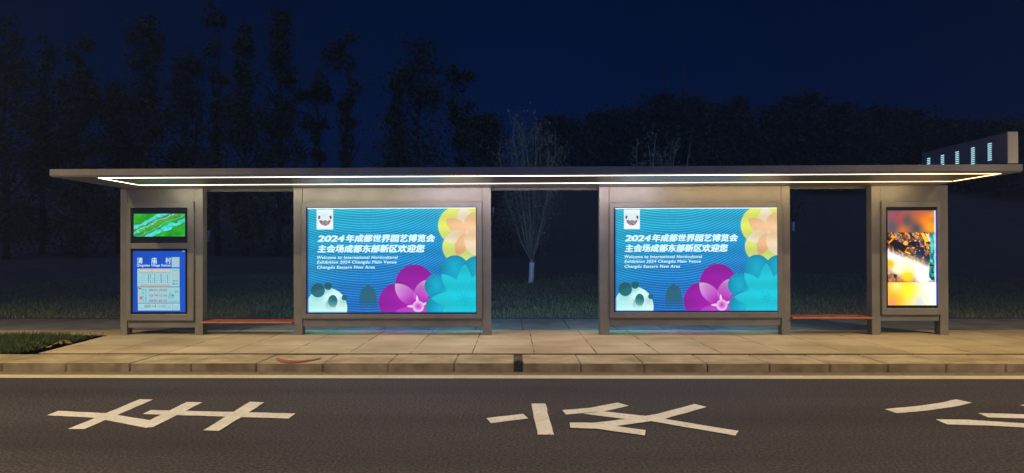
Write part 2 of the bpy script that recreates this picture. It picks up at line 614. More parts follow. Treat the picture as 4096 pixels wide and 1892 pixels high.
n = 26000
gx = RNG.uniform(-13, tip.x, n)
gy = RNG.uniform(yk + 0.02, YV - 0.02, n)
edge = low.x + (gy - low.y) * (tip.x - low.x) / (tip.y - low.y)
d = edge - gx
keep = (d > 0.45 + 0.3 * np.sin(gy * 5) + RNG.normal(0, 0.4, n))
gx, gy = gx[keep], gy[keep]
P = np.stack([gx, gy, np.full(len(gx), PAVE - 0.035)], 1)
o = blades('verge_grass', P, 0.05, 0.16, 0.016, M['verge'])
tag(o, 'green grass in the roadside verge left of the slabs', 'grass', kind='stuff')
mb = MB()
rr = random.Random(5)
for i in range(26):
    t = rr.random()
    c = Vector((low.x + t * (tip.x - low.x) * 0.55 - rr.uniform(0.08, 0.75), low.y + t * (tip.y - low.y) * 0.55, PAVE - 0.01 + rr.uniform(0, 0.04)))
    rt = Euler((rr.uniform(-0.7, 0.7), rr.uniform(-0.7, 0.7), rr.uniform(0, 6.3))).to_matrix()
    s = rr.uniform(0.04, 0.085)
    mid = [Vector((-s, 0, 0.01)), Vector((-0.3 * s, 0.5 * s, -0.004)), Vector((0.5 * s, 0.42 * s, 0.004)), Vector((1.1 * s, 0, 0.015)), Vector((0.5 * s, -0.42 * s, 0.006)), Vector((-0.3 * s, -0.5 * s, 0))]
    mb.poly([c + rt @ q for q in mid])
o = mb.build('fallen_leaves', M['dryleaf'], origin=(low.x, low.y, PAVE))
tag(o, 'brown dry leaves heaped on the bare corner of the verge', 'fallen leaves', kind='stuff')


# ------------------------------------------------------------------ painted road characters
def pa(p): return (p[0] * 0.5435, 1250 + p[1] * 0.5435)
def pb(p): return (1400 + p[0] * 0.5435, 1250 + p[1] * 0.5435)
def pc(p): return (2700 + p[0] * 0.5419, 1250 + p[1] * 0.5419)


def road_char(name, strokes, cv, label):
    mb = MB()
    for i, st in enumerate(strokes):
        w = [atZ(*cv(p), 0.0) for p in st]
        # slightly uneven paint edges
        out = []
        for k in range(len(w)):
            p0, p1 = w[k], w[(k + 1) % len(w)]
            out.append(p0)
            ln = (p1 - p0).length
            nseg = max(1, int(ln / 0.12))
            nrm = Vector((-(p1 - p0).y, (p1 - p0).x, 0)).normalized()
            for q in range(1, nseg):
                out.append(p0.lerp(p1, q / nseg) + nrm * random.uniform(-0.006, 0.006))
        f = mb.poly([(p.x, p.y, 0.004 + 0.0012 * i) for p in out])
    bmesh.ops.triangulate(mb.bm, faces=mb.bm.faces[:])
    o = mb.build(name, M['paint'], origin=atZ(*cv(strokes[0][0]), 0))
    tag(o, label, kind='structure')
    return o


road_char('road_marking', [
    [(500, 860), (620, 860), (1125, 643), (1030, 640)],
    [(345, 760), (428, 727), (800, 745), (1110, 798), (1075, 852), (780, 795), (690, 778)],
    [(1075, 852), (1127, 847), (1490, 665), (1375, 662), (1095, 800)],
    [(1050, 752), (1110, 722), (2175, 748), (2125, 785)],
    [(1495, 873), (1610, 878), (1945, 667), (1840, 662)]], pa,
    'white sideways character with crossing strokes painted on the road under the left cabinet')
road_char('road_marking', [
    [(1003, 780), (1275, 748), (1312, 782), (1037, 817)],
    [(1335, 673), (1437, 673), (1502, 902), (1380, 902)],
    [(1562, 722), (1770, 705), (1970, 667), (2052, 690), (1865, 732), (1590, 755)],
    [(1715, 750), (1865, 732), (2200, 768), (2861, 877), (2836, 912), (2220, 805), (1990, 785)],
    [(1618, 817), (1790, 817), (2080, 785), (2260, 752), (2535, 678), (2626, 701), (2330, 785), (2150, 815), (1955, 842), (1810, 841)],
    [(1618, 817), (1740, 817), (1955, 842), (2177, 873), (2170, 912), (1815, 862), (1620, 855)]], pb,
    'white sideways character with a lone bar and dash painted in the middle of the lane')
road_char('road_marking', [
    [(1548, 715), (1790, 692), (1950, 670), (2075, 643), (2193, 668), (2060, 698), (1870, 725), (1633, 745)],
    [(2237, 745), (2576, 755), (3400, 790), (3350, 826), (2576, 785), (2310, 777)],
    [(1923, 793), (2150, 795), (2576, 822), (3200, 880), (3150, 920), (2576, 853), (2310, 838), (2010, 830)],
    [(2545, 690), (2900, 640), (3000, 655), (2700, 702)]], pc,
    'white sideways character of separate curved strokes cut by the right picture edge')


# ------------------------------------------------------------------ bus shelter: canopy, posts, header and foot panels
XL = atY(197, 684, YF).x
XR = atY(4092, 684, YF).x
YBK = YP + 0.20
shel = thing('bus_shelter', ((XL + XR) / 2, YP, PAVE), 'long flat roofed champagne metal bus shelter with light strips under its canopy', 'bus shelter')
mb = MB()
mb.box(XL, XR, YF, YBK + 0.06, ZS + 0.012, ZT, 0.008)
canopy = mb.build('canopy', M['metal'], shel)
mb = MB()
mb.box(XL + 0.02, XR - 0.02, YF + 0.02, YBK + 0.04, ZS, ZS + 0.012)
mb.build('soffit', M['soffit'], canopy)
# rear edge beam seen under the soffit
mb = MB()
mb.box(XL + 0.3, XR - 0.3, YBK + 0.002, YBK + 0.05, ZS - 0.045, ZS)
mb.build('rear_beam', mat('dark_beam', (0.05, 0.048, 0.05), 0.5), canopy)
ly0 = atZ(2050, 703.5, ZS).y
ly1 = atZ(2050, 733.5, ZS).y
lx0 = atZ(350, 704, ZS).x
lx1 = atZ(3942, 704, ZS).x
for (x0, x1, y0, y1) in ((lx0, lx1, ly0, ly0 + 0.014), (lx0, lx1, ly1 - 0.014, ly1), (lx0, lx0 + 0.016, ly0 + 0.071, ly1 - 0.071), (lx1 - 0.016, lx1, ly0 + 0.071, ly1 - 0.071)):
    mb = MB()
    mb.box(x0, x1, y0, y1, ZS - 0.004, ZS - 0.001)
    mb.build('led_strip', M['led'], canopy)
# the light the strips throw: added area lights, the rear ones tilted to brighten the header panels
for k, c_ in enumerate(((255, 240, 210), (255, 236, 240), (255, 220, 165))):
    xa = lx0 + (lx1 - lx0) * k / 3
    for (yy, tilt, watts) in ((ly1 + 0.01, 42, 27), (ly0 + 0.02, 0, 18)):
        ld = bpy.data.lights.new('led_light', 'AREA')
        ld.shape = 'RECTANGLE'
        ld.size, ld.size_y = (lx1 - lx0) / 3 * 0.98, 0.02
        ld.energy = watts * (1.0, 1.5, 1.0)[k]
        ld.color = s2l(c_)
        lo = bpy.data.objects.new('led_light', ld)
        COL.objects.link(lo)
        lo.parent = canopy
        lo.rotation_euler = (math.radians(tilt), 0, 0)
        lo.location = Vector((xa + (lx1 - lx0) / 6, yy, ZS - 0.03)) - shel.location - canopy.location
# fascia seam
mb = MB()
sxx = atY(3160, 680, YF).x
mb.box(sxx - 0.004, sxx + 0.004, YF - 0.003, YF, ZS + 0.02, ZT - 0.01)
mb.build('seam', M['steel'], canopy)

MODS = [  # post outer/inner px, box bottom px
    dict(p=((481, 508), (779, 811)), top=809, bot=1281, foot=1311),
    dict(p=((1174, 1209), (1929, 1964)), top=808, bot=1273, foot=1307),
    dict(p=((2398, 2437), (3126, 3161)), top=810, bot=1270, foot=1302),
    dict(p=((3487, 3522), (3760, 3793)), top=807, bot=1258, foot=1284)]
for md in MODS:
    cxs = (md['p'][0][0] + md['p'][1][1]) / 2
    md['x'] = [atY(v, 1040, YP).x for pr in md['p'] for v in pr]
    md['zt'] = atY(cxs, md['top'], YP).z
    md['zb'] = atY(cxs, md['bot'], YP).z
    md['zf'] = atY(cxs, md['foot'], YP).z
    x = md['x']
    for a, c in ((x[0], x[1]), (x[2], x[3])):
        mb = MB()
        mb.box(a, c, YP, YP + 0.19, PAVE - 0.03, ZS - 0.002, 0.006)
        mb.build('post', M['metal'], shel)
    mb = MB()
    mb.box(x[1] + 0.004, x[2] - 0.004, YP + 0.008, YP + 0.18, md['zt'] + 0.004, ZS - 0.003, 0.003)
    mb.build('header_panel', M['metal'], shel)
    mb = MB()
    mb.box(x[1] + 0.001, x[2] - 0.001, YP + 0.03, YP + 0.16, md['zf'], md['zb'] - 0.004, 0.004)
    mb.build('foot_rail', M['metal'], shel)


# ------------------------------------------------------------------ printed artwork as vertex colours on fine grids
def vnoise(u, v, seed, cells):
    r = np.random.default_rng(seed)
    g = r.random((cells + 3, cells + 3))
    x = np.clip(u, 0, 0.9999) * cells
    y = np.clip(v, 0, 0.9999) * cells
    i, j = x.astype(int), y.astype(int)
    fx, fy = x - i, y - j
    fx, fy = fx * fx * (3 - 2 * fx), fy * fy * (3 - 2 * fy)
    return (g[j, i] * (1 - fx) + g[j, i + 1] * fx) * (1 - fy) + (g[j + 1, i] * (1 - fx) + g[j + 1, i + 1] * fx) * fy


class Art:
    """A printed picture: colours (sRGB 0-255) over a grid in its own layout units."""

    def __init__(self, x0, x1, y0, y1, nx, ny):
        self.X, self.Y = np.meshgrid(np.linspace(x0, x1, nx), np.linspace(y0, y1, ny))
        self.nx, self.ny = nx, ny
        self.x0, self.x1, self.y0, self.y1 = x0, x1, y0, y1
        self.u = (self.X - x0) / (x1 - x0)
        self.v = (self.Y - y0) / (y1 - y0)
        self.px = (x1 - x0) / nx
        self.C = np.zeros((ny, nx, 3))

    def put(self, alpha, col):
        a = np.clip(alpha, 0, 1)[..., None]
        c = np.array(col, float)
        self.C = self.C * (1 - a) + (c if c.ndim == 1 else c) * a

    def disc(self, cx, cy, r, soft=None):
        d = np.hypot(self.X - cx, self.Y - cy) - r
        return np.clip(0.5 - d / (soft or self.px), 0, 1)

    def ell(self, cx, cy, a, b):
        d = (np.hypot((self.X - cx) / a, (self.Y - cy) / b) - 1) * min(a, b)
        return np.clip(0.5 - d / self.px, 0, 1)

    def rect(self, a, b, c, d):
        return ((self.X >= a) & (self.X <= b) & (self.Y >= c) & (self.Y <= d)).astype(float)

    def petal(self, cx, cy, tx, ty, w):
        """pointed petal from (cx,cy) to the tip (tx,ty), half width w: two crossing discs"""
        L_ = math.hypot(tx - cx, ty - cy) / 2
        R = (L_ * L_ + w * w) / (2 * w)
        mx_, my_ = (cx + tx) / 2, (cy + ty) / 2
        nx_, ny_ = -(ty - cy) / (2 * L_), (tx - cx) / (2 * L_)
        k = R - w
        return np.minimum(self.disc(mx_ + nx_ * k, my_ + ny_ * k, R), self.disc(mx_ - nx_ * k, my_ - ny_ * k, R))

    def poly(self, pts):
        ins = np.zeros(self.X.shape, bool)
        n = len(pts)
        for i in range(n):
            (x1, y1), (x2, y2) = pts[i], pts[(i + 1) % n]
            if y1 == y2:
                continue
            c = ((y1 > self.Y) != (y2 > self.Y)) & (self.X < (x2 - x1) * (self.Y - y1) / (y2 - y1) + x1)
            ins ^= c
        return ins.astype(float)

    def lerp(self, c1, c2, t):
        t = np.clip(t, 0, 1)[..., None]
        return np.array(c1, float) * (1 - t) + np.array(c2, float) * t

    def mesh(self, name, w, h):
        c = np.clip(self.C, 0, 255) / 255
        lin = np.where(c <= 0.04045, c / 12.92, ((c + 0.055) / 1.055) ** 2.4)
        nx, ny = self.nx, self.ny
        vx = self.u.ravel() * w
        vz = (1 - self.v.ravel()) * h
        me = bpy.data.meshes.new(name)
        V = np.stack([vx, np.zeros_like(vx), vz], 1)
        ii, jj = np.meshgrid(np.arange(nx - 1), np.arange(ny - 1))
        a = (jj * nx + ii).ravel()
        F = np.stack([a, a + nx, a + nx + 1, a + 1], 1)   # faces towards -Y
        me.vertices.add(len(V))
        me.vertices.foreach_set('co', V.ravel().astype(np.float32))
        me.loops.add(F.size)
        me.loops.foreach_set('vertex_index', F.ravel().astype(np.int32))
        me.polygons.add(len(F))
        me.polygons.foreach_set('loop_start', (np.arange(len(F)) * 4).astype(np.int32))
        me.update()
        me.validate()
        at = me.color_attributes.new('Col', 'FLOAT_COLOR', 'POINT')
        at.data.foreach_set('color', np.concatenate([lin.reshape(-1, 3), np.ones((nx * ny, 1))], 1).ravel().astype(np.float32))
        return me


def text_mesh(body, bold=0.0, shear=0.0):
    c = bpy.data.curves.new('lettering', 'FONT')
    c.body = body
    c.size = 1
    c.offset = bold
    c.shear = shear
    c.space_character = 1.0 if len(body) < 16 else 1.1
    c.resolution_u = 3
    o = bpy.data.objects.new('lettering_tmp', c)
    COL.objects.link(o)
    bpy.context.view_layer.update()
    me = bpy.data.meshes.new_from_object(o.evaluated_get(bpy.context.evaluated_depsgraph_get()))
    bpy.data.objects.remove(o)
    bpy.data.curves.remove(c)
    v = np.empty(len(me.vertices) * 3)
    me.vertices.foreach_get('co', v)
    v = v.reshape(-1, 3)
    f = [tuple(p.vertices) for p in me.polygons]
    bpy.data.meshes.remove(me)
    return v, f


def lettering(name, items, mm, parent, conv, off):
    """items: (body, x0, x1, ytop, ybottom or None, bold, shear) in layout units; conv maps layout (x,y) to panel (x,z)"""
    VV, FF = [], []
    base = 0
    for body, x0, x1, yt, yb, bold, shear in items:
        v, f = text_mesh(body, 0, shear)
        if bold:    # heavy strokes: the same outline laid four more times, each a hair lower and shifted
            sh = [(0, 0), (bold, 0.3 * bold), (-bold, -0.3 * bold), (0.35 * bold, -0.7 * bold), (-0.35 * bold, 0.7 * bold)]
            nv = len(v)
            f = [tuple(i + nv * k for i in t) for k in range(5) for t in f]
            v = np.concatenate([v + np.array([dx, dy, -0.00025 * k]) for k, (dx, dy) in enumerate(sh)])
        mn, mxx = v.min(0), v.max(0)
        ax, az0 = conv(x0, yb)
        bx, az1 = conv(x1, yt)
        q = np.zeros_like(v)
        q[:, 0] = ax + (v[:, 0] - mn[0]) / (mxx[0] - mn[0]) * (bx - ax)
        q[:, 1] = -off - v[:, 2]
        q[:, 2] = az0 + (v[:, 1] - mn[1]) / (mxx[1] - mn[1]) * (az1 - az0)
        VV.append(q)
        FF += [tuple(i + base for i in t) for t in f]
        base += len(v)
    return pymesh(name, np.concatenate(VV), FF, [mm], parent)


def expo_art(nx=800, ny=494):
    A = Art(72, 1752, 86, 1124, nx, ny)
    X, Y, u, v = A.X, A.Y, A.u, A.v
    A.C[:] = A.lerp((2, 164, 200), (0, 88, 192), v * 0.95 + u * 0.3 - 0.03)
    A.put((1 - u * 5) * 0.35, (6, 160, 190))
    A.put(np.clip(v - 0.65, 0, 1) * 0.8, (4, 112, 178))
    dx = X - 650
    f = Y + np.where(dx < 0, 0.00030, 0.00044) * dx * dx + 6 * np.sin(X / 260)
    ph = np.abs((f / 25.0) % 1 - 0.5) * 25
    ln = np.clip(3.2 - ph, 0, 1)
    A.put(ln * np.clip(0.95 - v * 0.35, 0, 1), A.lerp((70, 240, 250), (90, 190, 235), v * 1.1))
    # rounded white form with dark dots, lower left
    A.put(A.disc(262, 1082, 207), A.lerp((190, 255, 255), (216, 255, 250), u * 5))
    for cx, cy, r_ in ((176, 902, 70), (278, 860, 38), (440, 976, 27)):
        A.put(A.disc(cx, cy, r_), (26, 98, 108))
        A.put(A.disc(cx - 12, cy + 26, r_ + 10, 50) * 0.25 * A.disc(262, 1082, 207), (60, 150, 160))
    fade = np.clip((1110 - Y) / 110, 0, 1)
    A.put(A.ell(325, 1010, 46, 62) * fade, (32, 108, 118))
    A.put(A.ell(305, 1060, 52, 70) * fade * 0.5, (70, 150, 160))
    A.put(A.ell(678, 985, 84, 130) * np.clip((1120 - Y) / 150, 0, 1) * (Y < 985) + A.rect(594, 762, 985, 1120) * np.clip((1110 - Y) / 130, 0, 1) * 0.9, (38, 100, 122))
    # magenta flower
    mg = (146, 20, 160)
    for cx, cy, r_ in ((1140, 835, 190), (972, 1020, 190), (1340, 1010, 185)):
        A.put(A.disc(cx, cy, r_), A.lerp((190, 22, 192), mg, np.hypot(X - 1170, Y - 1080) / 330))
    for tx, ty in ((946, 836), (1250, 800)):
        p = A.petal(1170, 1060, tx, ty, 75)
        A.put(p * np.clip(np.hypot(X - 1170, Y - 1060) / 300 - 0.12, 0, 0.85), (232, 200, 238))
    A.put(A.ell(1160, 1130, 210, 70) * 0.35, (225, 130, 225))
    for tx, ty in ((1162, 950), (1060, 1062), (1290, 1020)):
        A.put(A.petal(1177, 1062, tx, ty, 13), (240, 215, 245))
    A.put(A.disc(1178, 1064, 58), A.lerp((200, 40, 200), (238, 190, 240), np.hypot(X - 1178, Y - 1064) / 46))
    # yellow flower
    for cx, cy, r_ in ((1570, 255, 192), (1575, 470, 155), (1740, 430, 190), (1740, 180, 160)):
        A.put(A.disc(cx, cy, r_ + 10, 20) * 0.5, (120, 210, 190))
        A.put(A.disc(cx, cy, r_), A.lerp((228, 236, 104), (208, 226, 128), (Y - 300) / 300))
    for tx, ty, w, c in ((1620, 70, 78, (244, 232, 205)), (1455, 192, 66, (238, 188, 140)), (1440, 405, 62, (240, 232, 205)),
                         (1562, 560, 62, (234, 174, 124)), (1770, 560, 72, (246, 234, 205)), (1780, 120, 80, (240, 196, 140)), (1830, 330, 70, (246, 222, 180))):
        p = A.petal(1662, 325, tx, ty, w)
        d = np.hypot(X - 1662, Y - 325) / 240
        A.put(p * 0.96, A.lerp((250, 205, 160), c, d * 1.1))
    A.put(A.disc(1662, 325, 14, 30) * 0.8, (252, 236, 205))
    # teal flower
    for cx, cy, r_ in ((1542, 690, 136), (1362, 862, 122), (1760, 690, 130), (1400, 1075, 150)):
        A.put(A.disc(cx, cy, r_), A.lerp((0, 190, 222), (0, 138, 178), np.hypot(X - cx, Y - cy) / r_ * 0.95))
    A.put(A.disc(1635, 990, 215, 60), (0, 200, 222))
    A.put(A.rect(1560, 1760, 960, 1130) * 0.9, (0, 205, 226))
    for tx, ty, w in ((1640, 640, 68), (1410, 738, 64), (1305, 985, 62), (1830, 720, 66), (1420, 1140, 60), (1900, 960, 60)):
        p = A.petal(1635, 990, tx, ty, w)
        A.put(p, A.lerp((0, 208, 228), (20, 196, 214), np.hypot(X - 1635, Y - 990) / 340))
        q = A.petal(1635, 990, tx, ty, w + 4) - p
        A.put(np.clip(q, 0, 1) * 0.35, (150, 235, 240))
    ang = np.arctan2(Y - 985, X - 1635)
    rad = np.hypot(X - 1635, Y - 985)
    A.put(np.clip(np.cos(ang * 9) * 2 - 0.9, 0, 1) * np.clip(1 - rad / 75, 0, 1) * 0.9, (0, 130, 170))
    # logo plate
    A.put(A.rect(163, 329, 92, 291), (232, 252, 255))
    for sx_ in (-1, 1):
        A.put(A.ell(247 + sx_ * 54, 171, 13, 17), (52, 28, 84))
    A.put(A.disc(247, 186, 52), (240, 253, 255))
    bowl = A.disc(247, 198, 56) * (Y > 198 + 12 * np.cos((X - 247) / 20) * 0 + 0)
    vee = (Y > 193 + np.clip(50 - np.abs(X - 252), 0, 50) * 0.55)
    A.put(bowl * vee, A.lerp((226, 160, 140), (176, 60, 120), np.abs(X - 247) / 60))
    A.put(bowl * vee * np.clip(1 - np.abs((X - 232) - (Y - 220) * 0.9) / 11, 0, 1) * 1.6, (160, 30, 150))
    A.put(A.petal(222, 214, 276, 214, 16), (70, 180, 150))
    # the row of tubes behind the print shows faintly
    A.C *= (1 + 0.035 * np.cos((Y - 86) / 1038 * 2 * np.pi * 6) - 0.05 * np.abs(u - 0.5))[..., None]
    # lit edges of the box
    A.put(np.clip((Y - 1112) / 10, 0, 1) * 0.55, (10, 90, 200))
    A.put(np.clip((88 - X) / 12, 0, 1) * 0.6, (10, 70, 200))
    return A


def lcd_map_art():
    A = Art(90, 593, 137, 362, 200, 92)
    X, Y, u, v = A.X, A.Y, A.u, A.v
    n1, n2, n3 = vnoise(u, v, 1, 7), vnoise(u, v, 2, 18), vnoise(u, v, 9, 40)
    A.C[:] = A.lerp((16, 128, 30), (60, 205, 40), n1 * 0.7 + n2 * 0.4 - 0.05)
    w = u * 1.0 + v * 0.95 + 0.14 * (n1 - 0.5) + 0.06 * (n2 - 0.5)
    for c, wd in ((0.60, 0.10), (0.80, 0.045), (1.02, 0.03), (1.24, 0.10)):
        A.put(np.clip((wd - np.abs(w - c)) / 0.03, 0, 1) * 0.95, A.lerp((110, 245, 250), (50, 200, 215), n2))
    A.put(np.clip((0.07 - np.abs(w - 0.9)) / 0.03, 0, 1) * (n1 > 0.35) * 0.8, (120, 150, 30))
    A.put(np.clip((0.05 - np.abs(w - 0.72)) / 0.02, 0, 1) * (n2 > 0.45) * 0.8, (110, 120, 35))
    A.put(np.clip((n3 - 0.78) * 6, 0, 1) * (w > 0.55) * (w < 1.1) * 0.7, (190, 245, 250))
    A.put(np.clip((n3 - 0.8) * 6, 0, 1) * (w > 1.35) * 0.5, (10, 70, 40))
    A.put(np.clip(u - 0.75, 0, 1) * 0.8, (10, 150, 40))
    return A


def timetable_art():
    A = Art(48, 878, 97, 1060, 260, 302)
    X, Y, u, v = A.X, A.Y, A.u, A.v
    A.C[:] = A.lerp((4, 74, 190), (8, 84, 205), u)
    pale = (158, 214, 224)
    A.put(A.rect(663, 788, 193, 353), (165, 205, 210))
    A.put(A.rect(118, 788, 375, 660), pale)
    A.put(A.rect(122, 790, 668, 915), (156, 212, 222))
    A.put(A.rect(126, 793, 925, 1035), (164, 216, 226))
    A.put(A.rect(118, 790, 660, 667), (40, 90, 120))
    A.put(A.rect(122, 792, 916, 922), (60, 110, 140))
    A.put(A.rect(677, 681, 925, 1035), (60, 100, 130))
    A.put(A.rect(145, 640, 385, 430), (214, 170, 160))
    cols = np.abs(((X - 150) / 15.5) % 1 - 0.5) < 0.36
    A.put(A.rect(152, 632, 394, 421) * cols * 0.8 * (np.abs(X - 345) > 12), (226, 226, 222))
    A.put(A.poly([(160, 648), (182, 616), (200, 628), (606, 628), (640, 605), (630, 648)]), (218, 160, 148))
    rr = random.Random(2)
    A.put(A.rect(150, 640, 437, 443) * (np.abs(((X - 150) / 17) % 1 - 0.5) < 0.3) * 0.8, (70, 95, 105))
    for k in range(15):
        cx = 155 + k * 34
        dense = k in (4, 5, 7, 10, 13)
        for q in range(15 if dense else 5):
            cy = 462 + q * (9.6 if dense else 33)
            if cy < 605 and rr.random() < 0.92:
                A.put(A.rect(cx - 5, cx + 5, cy - 4, cy + 4) * 0.75, (70, 100, 110))
    for q in range(2):
        A.put(A.rect(674, 715, 560 + q * 45, 580 + q * 45) * 0.6, (90, 110, 120))
        A.put(A.rect(722, 768, 562 + q * 45, 582 + q * 45) * 0.5, (110, 125, 135))
        A.put(A.rect(674, 712, 588 + q * 42, 592 + q * 42) * 0.6, (90, 110, 120))
    A.put(A.rect(670, 768, 400, 414) * (np.abs(((X - 670) / 20) % 1 - 0.5) < 0.3) * 0.5, (100, 130, 140))
    # sketch of the hall and skyline on the middle panel
    A.put(A.ell(160, 690, 26, 10), (150, 50, 110))
    A.put(A.poly([(150, 905), (146, 830), (158, 770), (166, 830), (160, 905)]), (222, 176, 96))
    A.put(A.ell(178, 838, 12, 26), (170, 80, 130))
    for k in range(6):
        A.put(A.rect(612 + k * 10, 618 + k * 10, 800 - 16 * ((k * 7) % 5), 808), (110, 160, 165))
    A.put(A.rect(604, 700, 806, 850) * 0.25, (80, 150, 160))
    A.put(A.poly([(668, 808), (684, 765), (696, 808)]), (40, 110, 120))
    A.put(A.rect(710, 766, 722, 762) * 0.35, (110, 130, 140))
    for cx in (360, 460):
        A.put(A.disc(cx, 968, 24), (196, 190, 196))
        A.put(A.disc(cx, 968, 17), (170, 205, 212))
        A.put(A.disc(cx, 968, 20) * (np.abs((X - cx) - (Y - 968)) < 4), (180, 110, 130))
    A.put(A.rect(228, 330, 946, 990) * 0.45, (110, 130, 135))
    A.put(A.ell(402, 966, 7, 20), (50, 70, 80))
    for q in range(5):
        A.put(A.rect(488, 575, 945 + q * 11, 950 + q * 11) * 0.4, (90, 110, 120))
        A.put(A.rect(584, 660, 945 + q * 13, 951 + q * 13) * 0.35, (190, 120, 140))
    A.put(A.rect(140, 222, 995, 1000) * 0.4, (120, 130, 150))
    for q in range(4):
        A.put(A.rect(696, 766, 968 + q * 16, 972 + q * 16) * 0.5, (90, 120, 130))
    A.put(A.rect(615, 770, 880, 905) * (np.abs(((X - 615) / 14) % 1 - 0.5) < 0.32) * 0.4, (110, 140, 150))
    A.put(A.rect(828, 870, 97, 104), (220, 235, 245))
    return A


def bright_ad_art():
    A = Art(170, 634, 148, 1046, 260, 500)
    X, Y, u, v = A.X, A.Y, A.u, A.v
    n1, n2, n3 = vnoise(u, v * 1.0, 21, 5), vnoise(u, v, 22, 9), vnoise(u, v, 23, 30)
    A.C[:] = A.lerp((84, 74, 78), (150, 90, 70), n2)
    for cx, cy, r_, c in ((290, 225, 55, (196, 60, 60)), (430, 190, 60, (165, 80, 62)), (520, 240, 70, (235, 110, 20)), (580, 310, 70, (255, 160, 20)),
                          (590, 190, 40, (240, 130, 30)), (215, 200, 50, (150, 70, 80)), (310, 330, 50, (215, 110, 30)), (350, 245, 45, (70, 72, 84)),
                          (440, 320, 45, (66, 66, 76)), (215, 300, 60, (84, 76, 88))):
        A.put(np.exp(-((X - cx) ** 2 + (Y - cy) ** 2) / (2 * (r_ * 0.75) ** 2)) * 0.9, c)
    mid = A.rect(160, 640, 356, 828)
    A.put(mid, A.lerp((26, 20, 34), (168, 92, 44), n3 * 1.5 - 0.4))
    rr = random.Random(31)
    pal = [(14, 14, 30), (18, 16, 26), (236, 150, 28), (250, 190, 40), (150, 84, 50), (196, 140, 120), (232, 206, 190), (60, 44, 50), (206, 110, 30), (28, 36, 66)]
    for k in range(190):
        x_, y_ = rr.uniform(165, 600), 356 + 250 * rr.random() ** 1.1
        a_ = rr.choice((0.55, 0.55, -0.9, 1.3)) + rr.uniform(-.3, .3)
        l_, w_ = rr.uniform(12, 60), rr.uniform(4, 20)
        ca, sa = math.cos(a_), math.sin(a_)
        A.put(A.poly([(x_ + ca * l_ * p - sa * w_ * q, y_ + sa * l_ * p + ca * w_ * q) for p, q in ((-.5, -.5), (.5, -.4), (.45, .5), (-.4, .4))]) * mid * rr.uniform(0.6, 1), rr.choice(pal))
    for pts, c in (([(170, 460), (225, 412), (360, 490), (320, 545)], (12, 12, 26)), ([(175, 452), (218, 410), (228, 420), (182, 464)], (245, 155, 30)),
                   ([(480, 362), (512, 364), (556, 440), (526, 452)], (255, 192, 20)), ([(528, 372), (556, 372), (575, 440), (560, 446)], (252, 205, 195)),
                   ([(365, 445), (440, 440), (440, 495), (375, 490)], (12, 12, 36)), ([(440, 520), (510, 500), (520, 570), (480, 610), (438, 590)], (10, 24, 56)),
                   ([(510, 570), (560, 560), (572, 640), (515, 640)], (10, 22, 40)), ([(312, 460), (345, 430), (362, 470), (335, 478)], (244, 168, 70))):
        A.put(A.poly(pts) * mid, c)
    for k in range(26):
        A.put(A.disc(rr.uniform(340, 560), rr.uniform(365, 600), rr.uniform(2, 5)) * mid, rr.choice(((240, 236, 230), (255, 210, 120), (180, 200, 230))))
    # the blown-out beam crossing the picture
    band = (Y - 540) - (X - 170) * 0.45
    soft = np.clip(1.35 - np.abs(band - 30) / 60, 0, 1) * np.clip((640 - X) / 60, 0, 1)
    A.put(soft * mid, (255, 255, 255))
    glow = np.exp(-((X - 330) ** 2 / (2 * 120 ** 2) + (Y - 690) ** 2 / (2 * 62 ** 2)))
    A.put(np.clip(glow * 1.4, 0, 1) * mid, (255, 246, 205))
    A.put(np.exp(-((X - 500) ** 2 / (2 * 60 ** 2) + (Y - 770) ** 2 / (2 * 60 ** 2))) * 1.5 * mid, (246, 255, 255))
    A.put(np.exp(-((X - 355) ** 2 + (Y - 775) ** 2) / (2 * 42 ** 2)) * mid * 1.1, (255, 202, 20))
    A.put(np.exp(-((X - 188) ** 2 + (Y - 655) ** 2) / (2 * 30 ** 2)) * mid, (255, 176, 20))
    A.put(A.poly([(172, 748), (225, 742), (320, 828), (172, 828)]) * 0.9, A.lerp((110, 66, 46), (190, 130, 90), n3))
    A.put(A.disc(240, 768, 18) * 0.85, (44, 32, 34))
    for k in range(7):
        A.put(A.poly([(400 + 12 * k, 828), (404 + 12 * k, 828), (460 + 10 * k, 760), (456 + 10 * k, 760)]) * 0.5, (150, 120, 110))
    A.put(A.poly([(574, 356), (612, 356), (622, 828), (552, 780), (566, 620)]), A.lerp((10, 96, 92), (90, 214, 204), n3 * 1.5 - 0.3))
    for k in range(16):
        y_ = 640 + rr.uniform(0, 150)
        A.put(A.rect(556 + rr.uniform(0, 50), 566 + rr.uniform(0, 50), y_, y_ + rr.uniform(8, 40)) * mid, (10, 50, 60))
    ln = np.abs((Y - 555) - (X - 170) * 0.52)
    A.put(np.clip(2.2 - ln, 0, 1) * (X < 440) * mid * 0.7, (110, 108, 116))
    low_ = A.rect(160, 640, 829, 1050)
    A.put(low_, A.lerp((255, 176, 40), (255, 240, 170), u * 1.3 + n1 * 0.4 - 0.4))
    for cx, cy, r_, c in ((360, 905, 70, (255, 235, 10)), (560, 870, 110, (255, 255, 245)), (470, 1015, 60, (190, 205, 225)), (600, 990, 60, (255, 255, 240)),
                          (200, 960, 60, (255, 165, 30)), (205, 1030, 45, (235, 130, 110)), (250, 860, 60, (255, 225, 130))):
        A.put(np.exp(-((X - cx) ** 2 + (Y - cy) ** 2) / (2 * (r_ * 0.75) ** 2)) * low_ * 0.9, c)
    A.put(np.clip((X - 604) / 8, 0, 1) * (X < 624) * 0.75, (205, 240, 250))
    A.put(np.clip((X - 622) / 6, 0, 1), (40, 20, 200))
    return A


EXPO_MESH = None


